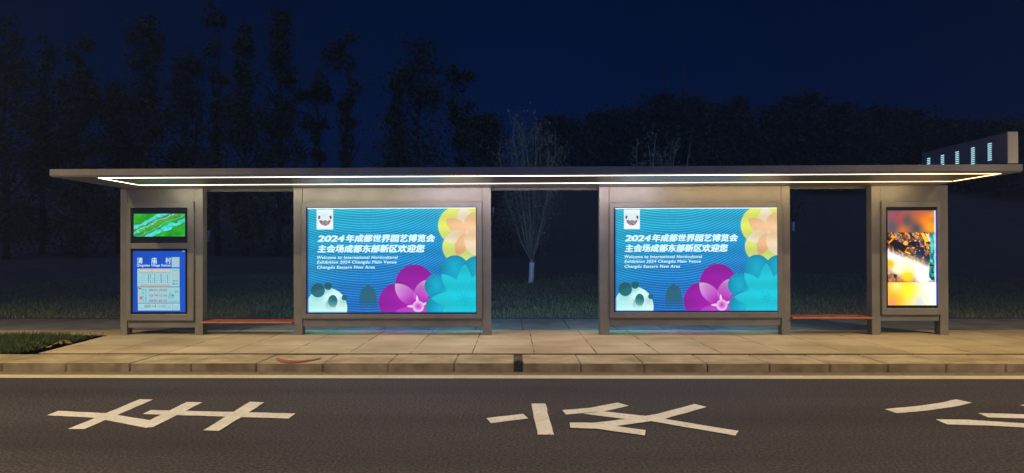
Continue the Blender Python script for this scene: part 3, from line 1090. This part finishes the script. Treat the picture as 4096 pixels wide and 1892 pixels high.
def framed(name, md, label, cat, group=None):
    x = md['x']
    x0, x1 = x[1] + 0.003, x[2] - 0.003
    o = thing(name, ((x0 + x1) / 2, YP, md['zb']), label, cat, group)
    return o, x0, x1


def rect_px(a, c, t, b_, Y):
    p, q = atY(a, (t + b_) / 2, Y), atY(c, (t + b_) / 2, Y)
    return p.x, q.x, atY((a + c) / 2, b_, Y).z, atY((a + c) / 2, t, Y).z


YFR = YP - 0.05      # front of the cabinet door frames
YSC = YP - 0.018     # bezel plane
YPI = YP - 0.024     # picture plane


def frame_with_holes(x0, x1, z0, z1, holes, parent):
    """door frame: one mesh of bars around stacked openings; holes listed top to bottom as (hx0,hx1,hz0,hz1)"""
    mb = MB()
    hx0, hx1 = min(h[0] for h in holes), max(h[1] for h in holes)
    mb.box(x0, hx0, YFR, YP + 0.10, z0, z1, 0.006)
    mb.box(hx1, x1, YFR, YP + 0.10, z0, z1, 0.006)
    edges = [z1] + [v for h in holes for v in (h[3], h[2])] + [z0]
    for k in range(0, len(edges), 2):
        mb.box(hx0 - 0.001, hx1 + 0.001, YFR + 0.001, YP + 0.099, edges[k + 1], edges[k], 0.004)
    fr = mb.build('door_frame', M['metal'], parent)
    mb = MB()
    mb.box(hx0 - 0.02, hx1 + 0.02, YP + 0.03, YP + 0.098, z0 + 0.03, z1 - 0.03)
    mb.build('housing', M['dark'], parent)
    return fr


def bezel(hole, parent, name='bezel'):
    mb = MB()
    mb.box(hole[0] - 0.004, hole[1] + 0.004, YSC, YSC + 0.03, hole[2] - 0.004, hole[3] + 0.004)
    return mb.build(name, M['bezel'], parent)


def place_panel(name, me, mm, parent, x0, z0, Y):
    o = bpy.data.objects.new(name, me)
    COL.objects.link(o)
    if not me.materials:
        me.materials.append(mm)
    o.parent = parent
    o.location = Vector((x0, Y, z0)) - parent.location
    return o


EX = expo_art()
EXR = expo_art(120, 74)


def expo_box(md, hole_px, pic_px, label, hinge_px):
    global EXPO_MESH
    root, x0, x1 = framed('advertising_light_box', md, label, 'light box', 'backlit advertising boxes in the shelter')
    hole = rect_px(*hole_px, YFR)
    pic = rect_px(*pic_px, YPI)
    fr = frame_with_holes(x0, x1, md['zb'], md['zt'], [hole], root)
    for hp in hinge_px:
        hx = atY(hp, 806, YFR).x
        mb = MB()
        mb.box(hx - 0.06, hx + 0.06, YFR - 0.006, YFR + 0.02, md['zt'] + 0.001, md['zt'] + 0.014, 0.003)
        mb.build('hinge', M['metal'], fr)
    bezel(hole, root)
    w, h = pic[1] - pic[0], pic[3] - pic[2]
    me = EX.mesh('poster', w, h)
    post = place_panel('poster', me, M['art'], root, pic[0], pic[2], YPI)
    me2 = EXR.mesh('rear_poster', w, h)
    rear = place_panel('rear_poster', me2, M['artback'], root, pic[1], pic[2], YP + 0.125)
    rear.rotation_euler = (0, 0, math.pi)
    mb = MB()
    mb.box(pic[0] - 0.04, pic[1] + 0.04, YP + 0.10, YP + 0.122, pic[2] - 0.04, pic[3] + 0.04)
    mb.build('rear_panel', M['metal'], root)
    cv = lambda X, Y: ((X - 72) / 1680 * w, (1124 - Y) / 1038 * h)
    lettering('headline', [('2024', 168, 446, 350, 416, 0.06, 0.17), ('年成都世界园艺博览会', 452, 1350, 341, 421, 0.06, 0.15),
                           ('主会场成都东部新区欢迎您', 168, 1248, 443, 526, 0.06, 0.15)], M['t_white'], post, cv, 0.002)
    for ln_ in (('Welcome to International Horticultural', 168, 975, 555, 587, 0.03, 0.17),
                ('Exhibition 2024 Chengdu Main Venue', 168, 962, 603, 643, 0.03, 0.17),
                ('Chengdu Eastern New Area', 168, 745, 654, 694, 0.03, 0.17)):
        lettering('subtitle', [ln_], M['t_white'], post, cv, 0.002)
    lettering('logo_lettering', [('EXPO', 219, 276, 136, 158, 0.0, 0.0)], M['t_grey'], post, cv, 0.002)
    mb = MB()
    mb.box(pic[0], pic[1], YPI - 0.003, YPI + 0.001, pic[3] + 0.001, pic[3] + 0.018)
    mb.build('light_edge', M['tube'], root)
    return root


expo_box(MODS[1], (1224, 1907, 829, 1256), (1230, 1904, 835, 1250), 'wide backlit flower poster box between the left bench and the young tree', (1228, 1463, 1678, 1905))
expo_box(MODS[2], (2456, 3112, 829, 1249), (2461, 3109, 835, 1244), 'wide backlit flower poster box between the young tree and the right bench', (2462, 2680, 2890, 3100))

# left cabinet: small screen above a backlit timetable
md = MODS[0]
root, x0, x1 = framed('information_cabinet', md, 'narrow cabinet with green map screen above a blue bus timetable', 'cabinet')
h1 = rect_px(521, 749, 831, 972, YFR)
h2 = rect_px(521, 749, 995, 1257, YFR)
h2 = (h1[0], h1[1], h2[2], h2[3])
frame_with_holes(x0, x1, md['zb'], md['zt'], [h1, h2], root)
bz = bezel(h1, root)
bezel(h2, root)
p1 = rect_px(535, 740, 855, 946, YPI)
A = lcd_map_art()
place_panel('screen', A.mesh('screen', p1[1] - p1[0], p1[3] - p1[2]), M['lcd'], root, p1[0], p1[2], YPI)
p2 = rect_px(532, 741, 1004, 1248, YPI)
A = timetable_art()
w, h = p2[1] - p2[0], p2[3] - p2[2]
tt = place_panel('timetable', A.mesh('timetable', w, h), M['timetable'], root, p2[0], p2[2], YPI)
cv = lambda X, Y: ((X - 48) / 830 * w, (1060 - Y) / 963 * h)
for ch_, xa_, xb_ in (('清', 110, 203), ('庙', 338, 430), ('村', 563, 650)):
    lettering('station_character', [(ch_, xa_, xb_, 198, 296, 0.012, 0)], M['t_white'], tt, cv, 0.002)
lettering('english_name', [('Qingmiao Village Station', 110, 648, 303, 352, 0.02, 0)], M['t_white'], tt, cv, 0.002)
for r_, ws in enumerate((('富强', '民主', '文明', '和谐'), ('自由', '平等', '公正', '法治'), ('爱国', '敬业', '诚信', '友善'))):
    lettering('values_lettering', [(w_, 306 + k * 74, 368 + k * 74, 694 + r_ * 84, 734 + r_ * 84, 0.02, 0) for k, w_ in enumerate(ws)],
              M['t_red'], tt, cv, 0.002)
lettering('vertical_lettering', [(c, 196, 224, 692 + k * 52, 730 + k * 52, 0, 0) for k, c in enumerate('社会主义')] +
          [(c, 238, 262, 700 + k * 40, 732 + k * 40, 0, 0) for k, c in enumerate('核心价值观')], M['t_dark'], tt, cv, 0.002)
lettering('route_lettering', [('东12路', 668, 770, 446, 540, 0.0, 0)], M['t_orange'], tt, cv, 0.002)
mb = MB()
mb.box(p2[0] + 0.15, p2[1] - 0.15, YP + 0.10, YP + 0.122, p2[2], h1[3])
mb.build('rear_panel', M['metal'], root)

# right cabinet: bright portrait screen
md = MODS[3]
root, x0, x1 = framed('advertising_screen', md, 'narrow cabinet with a tall glowing orange and white video screen', 'screen')
h1 = rect_px(3546, 3752, 828, 1233, YFR)
frame_with_holes(x0, x1, md['zb'], md['zt'], [h1], root)
bezel(h1, root)
p1 = rect_px(3551, 3748, 842, 1221, YPI)
A = bright_ad_art()
place_panel('screen', A.mesh('screen', p1[1] - p1[0], p1[3] - p1[2]), M['lcdbright'], root, p1[0], p1[2], YPI)
mb = MB()
mb.box(p1[0], p1[1], YP + 0.10, YP + 0.122, p1[2], p1[3])
mb.build('rear_panel', M['metal'], root)


# ------------------------------------------------------------------ benches between the posts
def bench(xa, xb, yfront_px, label):
    cxp = (xa + xb) / 2
    yf = YP - 0.075
    z = atY(cxp, yfront_px, yf).z
    root = thing('bench', ((MODS[0]['x'][3] + MODS[1]['x'][0]) / 2 if cxp < 2000 else (MODS[2]['x'][3] + MODS[3]['x'][0]) / 2, YP, z - 0.02), label, 'bench',
                 'benches between the shelter posts')
    if cxp < 2000:
        x0, x1 = MODS[0]['x'][3] + 0.004, MODS[1]['x'][0] - 0.004
    else:
        x0, x1 = MODS[2]['x'][3] + 0.004, MODS[3]['x'][0] - 0.004
    mb = MB()
    n = 5
    dep = 0.40
    for k in range(n):
        a = yf + 0.012 + dep / n * k
        mb.box(x0, x1, a, a + dep / n - 0.010, z - 0.022 + 0.004 * k, z + 0.004 * k, 0.004)
    mb.build('seat', M['bench'], root)
    mb = MB()
    mb.box(x0, x1, yf - 0.012, yf + 0.006, z - 0.028, z - 0.001, 0.004)
    mb.build('front_edge', M['bench_edge'], root)
    for xx in (x0, x1 - 0.05):
        mb = MB()
        mb.box(xx, xx + 0.05, YP + 0.03, YP + 0.16, z - 0.06, z - 0.024, 0.003)
        mb.build('bracket', M['steel'], root)
    return root


bench(804, 1172, 1287, 'low red slatted bench between the timetable cabinet and the left flower poster')
bench(3168, 3497, 1269, 'low red slatted bench between the right flower poster and the orange screen')

# ------------------------------------------------------------------ route sign standing on the canopy
XS = atY(4028, 590, YF + 0.05).x
zs0, zs1 = atY(4028, 655, YF + 0.05).z, atY(4028, 527, YF + 0.05).z
sg = thing('route_sign', (XS + 0.08, YF + 1.2, ZT), 'dark dot matrix route sign standing on the right end of the canopy', 'sign')
ysd = YF + 2.3
mb = MB()
mb.box(XS, XS + 0.157, YF + 0.06, ysd, zs0 + 0.01, zs1 - 0.01, 0.004)
mb.build('body', M['signbody'], sg)
mb = MB()
mb.box(XS - 0.004, XS + 0.161, YF + 0.03, YF + 0.058, zs0, zs1, 0.012)
mb.build('end_cap', noisy('lamplit_cap', (0.46, 0.42, 0.34), (0.42, 0.38, 0.31), 6, rough=0.5), sg)  # paler than the shelter metal: lamplight painted into the cap's colour
mb = MB()
mb.box(XS - 0.003, XS + 0.16, YF + 0.062, ysd, zs1 - 0.012, zs1 - 0.004)
mb.box(XS - 0.003, XS + 0.16, YF + 0.062, ysd, zs0 + 0.002, zs0 + 0.012)
mb.build('trim', M['metal'], sg)
for yy in (YF + 0.4, ysd - 0.35):
    mb = MB()
    mb.box(XS + 0.05, XS + 0.11, yy, yy + 0.06, ZT - 0.005, zs0 + 0.015)
    mb.build('support', M['steel'], sg)
for px_, t_ in ((3959, 575), (3892, 592), (3829, 608), (3770, 622), (3715, 634)):
    d = ray(px_, t_)
    P0 = CAM + d * ((XS) / d.x)
    mb = MB()
    for q in range(9):
        mb.box(XS - 0.004, XS - 0.001, P0.y - 0.045, P0.y + 0.045, P0.z - 0.0045 - q * 0.0325, P0.z + 0.0045 - q * 0.0325)
    mb.build('lit_character', M['ledwhite'], sg)

# ------------------------------------------------------------------ faded red paint stroke on one kerb stone
mb = MB()
cx_, hw = atY(1158, 1445, YK).x, 0.33
NS = 26


def kerb_pt(x, s, off=0.006):
    """s from 0 (top front edge) down the chamfer (1) and the face (2)"""
    if s <= 1:
        y, z = KY2 + (YK - KY2) * s, KT + (KZ - KT) * s
    else:
        y, z = YK, KZ * (2 - s)
    nn = Vector((0, -0.7, 0.7)) if s < 1 else Vector((0, -1, 0))
    return Vector((x, y - 0.002, z + 0.004)) + nn * off


for i in range(NS):
    t0, t1 = -1 + 2 * i / NS, -1 + 2 * (i + 1) / NS
    f0 = 0.14 + 0.62 * (1 - t0 * t0)
    f1 = 0.14 + 0.62 * (1 - t1 * t1)
    wd0, wd1 = 0.42 * (1 - 0.4 * t0 * t0), 0.42 * (1 - 0.4 * t1 * t1)
    mb.poly([kerb_pt(cx_ + hw * t0, max(f0 - wd0 / 2, 0.02)), kerb_pt(cx_ + hw * t1, max(f1 - wd1 / 2, 0.02)),
             kerb_pt(cx_ + hw * t1, min(f1 + wd1 / 2, 0.99)), kerb_pt(cx_ + hw * t0, min(f0 + wd0 / 2, 0.99))])
o = mb.build('paint_mark', M['redpaint'], origin=(cx_, YK, KZ))
tag(o, 'faded red curved paint stroke on a kerb stone below the left bench', 'paint mark')


# ------------------------------------------------------------------ trees
def leaf_cloud(C, size, jitter):
    n = len(C)
    e = RNG.normal(size=(n, 3))
    e /= np.linalg.norm(e, axis=1, keepdims=True)
    f = RNG.normal(size=(n, 3))
    f -= e * (e * f).sum(1, keepdims=True)
    f /= np.linalg.norm(f, axis=1, keepdims=True)
    s = size * RNG.uniform(1 - jitter, 1 + jitter, (n, 1))
    v = np.empty((n, 4, 3))
    v[:, 0] = C - e * s
    v[:, 1] = C + f * s * 0.5
    v[:, 2] = C + e * s
    v[:, 3] = C - f * s * 0.5
    return v.reshape(-1, 3), np.arange(n * 4).reshape(n, 4)


def bgtree(px, ytop, wpx, kind, Y, label, name, group, n=7500, low=0.02):
    top = atY(px, ytop, Y)
    x = top.x
    z0 = float(ground_h(np.array(x), np.array(Y)))
    H = top.z - z0
    wd = wpx / 2800 * Y * 0.58
    root = thing(name, (x, Y, z0), label, 'tree', group)
    r = random.Random(int(px * 7 + Y))
    pts = [Vector((x + r.uniform(-.1, .1) * i, Y, z0 + H * 0.9 * i / 5 - 0.1 * (i == 0))) for i in range(6)]
    mb = MB()
    mb.tube(pts, [0.012 * H * (1 - 0.16 * i) + 0.02 for i in range(6)], 6)
    for k in range(7):
        t = r.uniform(0.25, 0.8)
        a = r.uniform(0, 6.28)
        p0 = Vector((x, Y, z0 + H * t * 0.9))
        p1 = p0 + Vector((math.cos(a) * wd * 0.7, math.sin(a) * wd * 0.7, H * 0.12))
        mb.tube([p0, p0.lerp(p1, .5) + Vector((0, 0, -.1)), p1], [0.005 * H, 0.004 * H, 0.002 * H], 4)
    mb.build('trunk', M['darkbark'], root)
    prof = {'dome': lambda t: np.sqrt(np.clip(1 - (t * 1.25 - 0.25) ** 2, 0, 1)) * (0.62 + 0.55 * (1 - t)) * (0.86 + 0.14 * np.sin(t * 23)),
            'col': lambda t: np.clip(np.minimum(1, (1 - t) * 3.0) * (0.72 + 0.2 * np.sin(t * 17 + 2)) * (1.45 - 0.75 * t), 0, 1.5),
            'spire': lambda t: np.where(t > 0.68, 0.26 + 0.06 * np.sin(t * 40), np.where(t > 0.58, 0.3 + (0.68 - t) * 6.5, 0.9)) * np.clip((1.02 - t) * 12, 0, 1),
            'sparse': lambda t: np.clip(np.where(t > 0.5, 0.4 + 0.6 * np.sin((t - 0.5) * 2 * np.pi), 0.25), 0.08, 1)}[kind]
    m_ = {'dome': 60, 'col': 60, 'spire': 80, 'sparse': 30}[kind]
    if kind == 'sparse':
        n = int(n * 0.35)
        low = 0.35
    tt_ = low + (1 - low) * RNG.random(m_)
    aa = RNG.uniform(0, 2 * np.pi, m_)
    pr = prof((tt_ - low) / (1 - low))
    rad = wd * pr * np.sqrt(RNG.uniform(0.05, 1, m_)) * RNG.uniform(0.75, 1.15, m_)
    cc = np.stack([rad * np.cos(aa), rad * np.sin(aa), tt_ * H], 1)
    lob = RNG.normal(0, 0.16 * wd, (m_, 3)) * np.array([1, 1, 1.3])
    cc = cc + lob
    w_ = RNG.uniform(0.2, 1.0, m_) ** 2
    idx = RNG.choice(m_, n, p=w_ / w_.sum())
    inner = RNG.random(n) < 0.55
    sig = (wd * (0.10 + 0.20 * pr))[idx][:, None] * np.where(inner, 0.75, 1.5)[:, None]
    P = cc[idx] + RNG.normal(size=(n, 3)) * sig * np.array([1, 1, 1.15])
    ok = (P[:, 2] < H * (1.0 + 0.015 * RNG.normal(size=n))) & (P[:, 2] > 0)
    P, inner = P[ok], inner[ok]
    v, f = leaf_cloud(P, np.where(inner, 0.0034, 0.0021)[:, None] * Y, 0.4)
    pymesh('crown', v, f, [M['leaf']], root)
    return root


G1 = 'dark trees behind the left half of the shelter'
for a in (
    (24, 84, 230, 'dome', 44, 'broad dark tree cut by the left picture edge'),
    (171, 150, 190, 'dome', 52, 'dark tree next to the one cut by the left picture edge'),
    (318, 120, 170, 'col', 46, 'tall column shaped dark tree above the left tip of the canopy'),
    (470, 330, 230, 'dome', 55, 'low round dark tree in the dip above the timetable cabinet'),
    (588, 56, 200, 'spire', 48, 'dark pointed tree rising right of the column shaped one'),
    (771, 208, 250, 'dome', 50, 'wide round dark tree above the left bench'),
    (870, 26, 90, 'sparse', 52, 'thin wispy tree top that reaches highest of all'),
    (982, 104, 190, 'col', 47, 'full dark tree directly right of the thin wispy highest top'),
    (1113, 50, 180, 'dome', 51, 'tall dark tree at the right end of the left hand grove'),
    (1272, 294, 110, 'sparse', 58, 'small faint tree standing between the grove and the thin stemmed tree'),
    (1391, 128, 130, 'sparse', 54, 'thin stemmed tree with a small tuft above the left flower poster'),
    (1590, 312, 90, 'col', 50, 'small dark tree touching the left side of the spire'),
    (1677, 156, 330, 'spire', 48, 'dark spire shaped tree above the right end of the left flower poster'),
    (1835, 265, 90, 'sparse', 52, 'sparse slender tree right of the dark spire'),
    (1945, 446, 240, 'dome', 46, 'round dark bushy tree left of the pale young tree'),
):
    bgtree(*a, 'background_tree', G1)
G2 = 'trees along the ridge behind the right half'
for i, (px, yt, w, lab) in enumerate((
    (2230, 470, 200, 'ridge tree directly behind the pale young tree'), (2414, 440, 210, 'first ridge tree right of the pale young tree'),
    (2550, 440, 190, 'ridge tree left of the one under the two masts'), (2672, 384, 210, 'tall ridge tree under the two thin masts'),
    (2752, 392, 170, 'ridge tree touching the right mast'), (2860, 425, 190, 'ridge tree in the dip between the masts and a pointed top'),
    (2962, 384, 120, 'narrow pointed ridge tree above the right flower poster'), (3090, 430, 200, 'low ridge tree right of the narrow pointed one'),
    (3224, 388, 240, 'broad tallest ridge tree above the right bench'), (3350, 425, 210, 'ridge tree right of the broad tallest one'),
    (3503, 436, 230, 'round ridge tree above the orange screen'), (3638, 446, 200, 'ridge tree at the left end of the roof sign'),
    (3760, 482, 210, 'low ridge tree behind the left half of the roof sign'), (3850, 484, 200, 'low ridge tree above the middle of the roof sign'),
    (3990, 486, 220, 'ridge tree above the right half of the roof sign'), (4100, 500, 200, 'ridge tree cut by the right picture edge'))):
    bgtree(px, yt, w * (1.15 + 0.3 * math.sin(i * 2.4)), 'col' if px == 2962 else 'dome', 88 + (i * 5) % 14, lab, 'ridge_tree', G2, n=7000, low=0.0)

# two thin masts on the ridge
for px, yt, lab in ((2660, 236, 'taller thin mast rising from the ridge'), (2732, 262, 'shorter faint mast rising from the ridge')):
    Yd = 104
    p = atY(px, yt, Yd)
    z0 = float(ground_h(np.array(p.x), np.array(Yd)))
    ms = thing('mast', (p.x, Yd, z0), lab, 'mast', 'thin masts on the ridge')
    mb = MB()
    mb.tube([Vector((p.x, Yd, z0 - 0.2)), Vector((p.x, Yd, p.z))], [0.17, 0.11], 8)
    mb.build('pole', M['darkbark'], ms)


def young_tree(pxb, pyb, pytop, Y, wpx, whiteh, label, nb=11, nleaf=1500, name='young_tree', seed=4, group='young whitewashed trees on the bank', lean=0.03):
    b0 = atY(pxb, pyb, Y)
    x = b0.x
    z0 = float(ground_h(np.array(x), np.array(Y)))
    H = atY(pxb, pytop, Y).z - z0
    wd = wpx / 2800 * Y / 2
    root = thing(name, (x, Y, z0), label, 'tree', group)
    r = random.Random(seed)
    rt = 0.011 * H + 0.025
    base = Vector((x, Y, z0 - 0.05))
    fork = Vector((x + lean * H * 0.3, Y, z0 + whiteh))
    mb = MB()
    mb.tube([base, base.lerp(fork, 0.3) + Vector((0.012, 0, 0)), base.lerp(fork, 0.7), fork], [rt * 1.15, rt, rt * 0.95, rt * 1.05], 10)
    mb.build('whitewashed_trunk', M['trunkwhite'], root)
    mb = MB()
    LP = []
    mb.tube([fork - Vector((0, 0, 0.02)), fork + Vector((0, 0, 0.12))], [rt * 0.85, rt * 0.7], 8)
    for k in range(nb):
        a = 2 * math.pi * k / nb + r.uniform(-.25, .25)
        sp = wd * r.uniform(0.5, 1.1) * (0.5 if k % 3 == 0 else 1)
        top = H * r.uniform(0.8, 1.0) * (1 if k % 3 == 0 else r.uniform(0.85, 1.0))
        pts = []
        for q in range(7):
            t = q / 6
            bow = 0.3 * t + 0.7 * math.sin(t * math.pi / 2) ** 0.75
            pts.append(Vector((fork.x + math.cos(a) * sp * bow + r.uniform(-.16, .16) * t, fork.y + math.sin(a) * sp * bow + r.uniform(-.16, .16) * t,
                               fork.z + 0.03 + (top - whiteh) * t)))
        mb.tube(pts, [rt * r.uniform(0.34, 0.5) * (1 - 0.75 * q / 6) for q in range(7)], 5)
        for w in range(9):
            q = r.randint(1, 5)
            p0 = pts[q].lerp(pts[q + 1], r.random())
            a2 = a + r.uniform(-1.5, 1.5)
            ln = r.uniform(0.1, 0.19) * H * (1.1 - q / 9)
            p1 = p0 + Vector((math.cos(a2) * ln * 0.55, math.sin(a2) * ln * 0.55, ln * r.uniform(0.4, 0.9)))
            mb.tube([p0, p0.lerp(p1, .5) + Vector((0, 0, ln * .06)), p1], [rt * 0.13, rt * 0.09, rt * 0.04], 4)
            for _ in range(3):
                LP.append((p0.lerp(p1, r.uniform(0.3, 1.05)), ln))
        for _ in range(8):
            t = r.uniform(0.15, 1.0)
            q = min(5, int(t * 6))
            LP.append((pts[q].lerp(pts[q + 1], t * 6 - q), 0.1 * H))
    mb.build('branches', M['bark'], root)
    idx = RNG.integers(0, len(LP), nleaf)
    C = np.array([LP[i][0] for i in idx]) + RNG.normal(size=(nleaf, 3)) * np.array([LP[i][1] for i in idx])[:, None] * 0.22
    C -= np.array([x, Y, z0])
    v, f = leaf_cloud(C, 0.0072 * H, 0.5)
    pymesh('crown', v, f, [M['leaf_young']], root)
    return root


young_tree(2122, 1121, 425, 26, 345, 0.76, 'pale young tree with whitewashed trunk seen through the middle opening', nb=15, nleaf=5000)
young_tree(2640, 1120, 500, 25, 260, 0.76, 'faint young tree whose bare top shows above the right flower poster', nb=10, nleaf=1500, seed=9)


def far_sapling(px, yt, yb, Y, label, seed):
    p = atY(px, yb, Y)
    # put it where the line of sight meets the hillside
    best = min(np.linspace(30, 108, 400), key=lambda y: abs(atY(px, yb, y).z - float(ground_h(np.array(atY(px, yb, y).x), np.array(y)))))
    p = atY(px, yb, best)
    hh = (yb - yt) / 2800 * best
    z0 = float(ground_h(np.array(p.x), np.array(best)))
    H = hh * 4.2
    root = thing('far_sapling', (p.x, best, z0), label, 'tree', 'whitewashed saplings on the dark hillside')
    mb = MB()
    mb.tube([Vector((p.x, best, z0 - 0.1)), Vector((p.x + 0.02 * hh, best, z0 + hh))], [hh * 0.17, hh * 0.13], 8)
    mb.build('whitewashed_trunk', M['trunkwhite'], root)
    r = random.Random(seed)
    mb = MB()
    for k in range(6):
        a = k * 1.05 + r.random()
        f0 = Vector((p.x, best, z0 + hh * 0.98))
        f1 = f0 + Vector((math.cos(a) * H * 0.18, math.sin(a) * H * 0.18, H * r.uniform(0.45, 0.72)))
        mb.tube([f0, f0.lerp(f1, .5) + Vector((math.cos(a) * .1, 0, -.1)), f1], [hh * 0.05, hh * 0.035, hh * 0.015], 4)
    mb.build('branches', M['darkbark'], root)
    n = 260
    C = np.stack([RNG.normal(0, H * 0.13, n), RNG.normal(0, H * 0.13, n), RNG.uniform(hh * 1.3, H, n)], 1)
    v, f = leaf_cloud(C, 0.03 * H, 0.4)
    pymesh('crown', v, f, [M['leaf']], root)


far_sapling(988, 956, 994, 60, 'clearest whitewashed sapling in the middle of the left bench opening', 1)
far_sapling(834, 918, 966, 60, 'whitewashed sapling half hidden beside the timetable cabinet post', 2)
far_sapling(1111, 800, 840, 60, 'faint whitewashed sapling high in the left bench opening', 3)
far_sapling(3173, 888, 926, 60, 'faint whitewashed sapling at the left side of the right bench opening', 4)
far_sapling(1973, 830, 862, 60, 'faint whitewashed sapling at the left side of the middle opening', 5)


# ------------------------------------------------------------------ street lamps that light the road (they stand outside the picture)
def street_lamp(x, y, h, dirx, diry, watts, col, label):
    root = thing('street_lamp', (x, y, 0.0), label, 'street lamp', 'street lamps beside the road')
    mb = MB()
    mb.tube([Vector((x, y, 0)), Vector((x, y, 0.5)), Vector((x, y, h * 0.6)), Vector((x, y, h))], [0.11, 0.10, 0.08, 0.06], 12)
    mb.build('pole', M['pole'], root)
    e_ = Vector((x + dirx, y + diry, h + 0.25))
    mb = MB()
    mb.tube([Vector((x, y, h - 0.05)), Vector((x + dirx * .5, y + diry * .5, h + 0.18)), e_], [0.05, 0.045, 0.04], 8)
    mb.build('arm', M['pole'], root)
    mb = MB()
    mb.box(e_.x - 0.17, e_.x + 0.17, e_.y - 0.32, e_.y + 0.32, e_.z - 0.05, e_.z + 0.06, 0.03)
    hd = mb.build('lamp_head', M['pole'], root)
    mb = MB()
    mb.box(e_.x - 0.12, e_.x + 0.12, e_.y - 0.25, e_.y + 0.25, e_.z - 0.062, e_.z - 0.052)
    mb.build('lens', mat('lamp_lens', (0.8, 0.8, 0.8), 0.4, emit=col, estr=30), hd)
    ld = bpy.data.lights.new('lamp_light', 'SPOT')
    ld.spot_size, ld.spot_blend = math.radians(138), 0.4
    ld.shadow_soft_size = 0.18
    ld.energy = watts
    ld.color = col
    lo = bpy.data.objects.new('lamp_light', ld)
    COL.objects.link(lo)
    lo.parent = root
    lo.location = e_ - root.location - Vector((0, 0, 0.09))
    return root


WARM = s2l((255, 223, 156))
street_lamp(-12.0, -1.2, 8.5, 1.2, 2.6, 13000, WARM, 'street lamp across the road to the left, out of view')
street_lamp(13.5, -1.2, 8.5, -1.2, 2.6, 13000, WARM, 'street lamp across the road to the right, out of view')

# ------------------------------------------------------------------ thin night haze round the whole place
hm = bpy.data.materials.new('haze')
hm.use_nodes = True
hm.node_tree.nodes.clear()
pv_ = hm.node_tree.nodes.new('ShaderNodeVolumePrincipled')
ov_ = hm.node_tree.nodes.new('ShaderNodeOutputMaterial')
pv_.inputs['Density'].default_value = 0.0022
pv_.inputs['Anisotropy'].default_value = 0.5
pv_.inputs['Color'].default_value = (0.50, 0.70, 1.0, 1)
hm.node_tree.links.new(pv_.outputs[0], ov_.inputs['Volume'])
mb = MB()
mb.box(-170, 170, -45, 175, -1.0, 34)
hz = mb.build('haze', hm, origin=(0, 0, 0))
tag(hz, 'thin blue night haze in front of the far trees', kind='stuff')
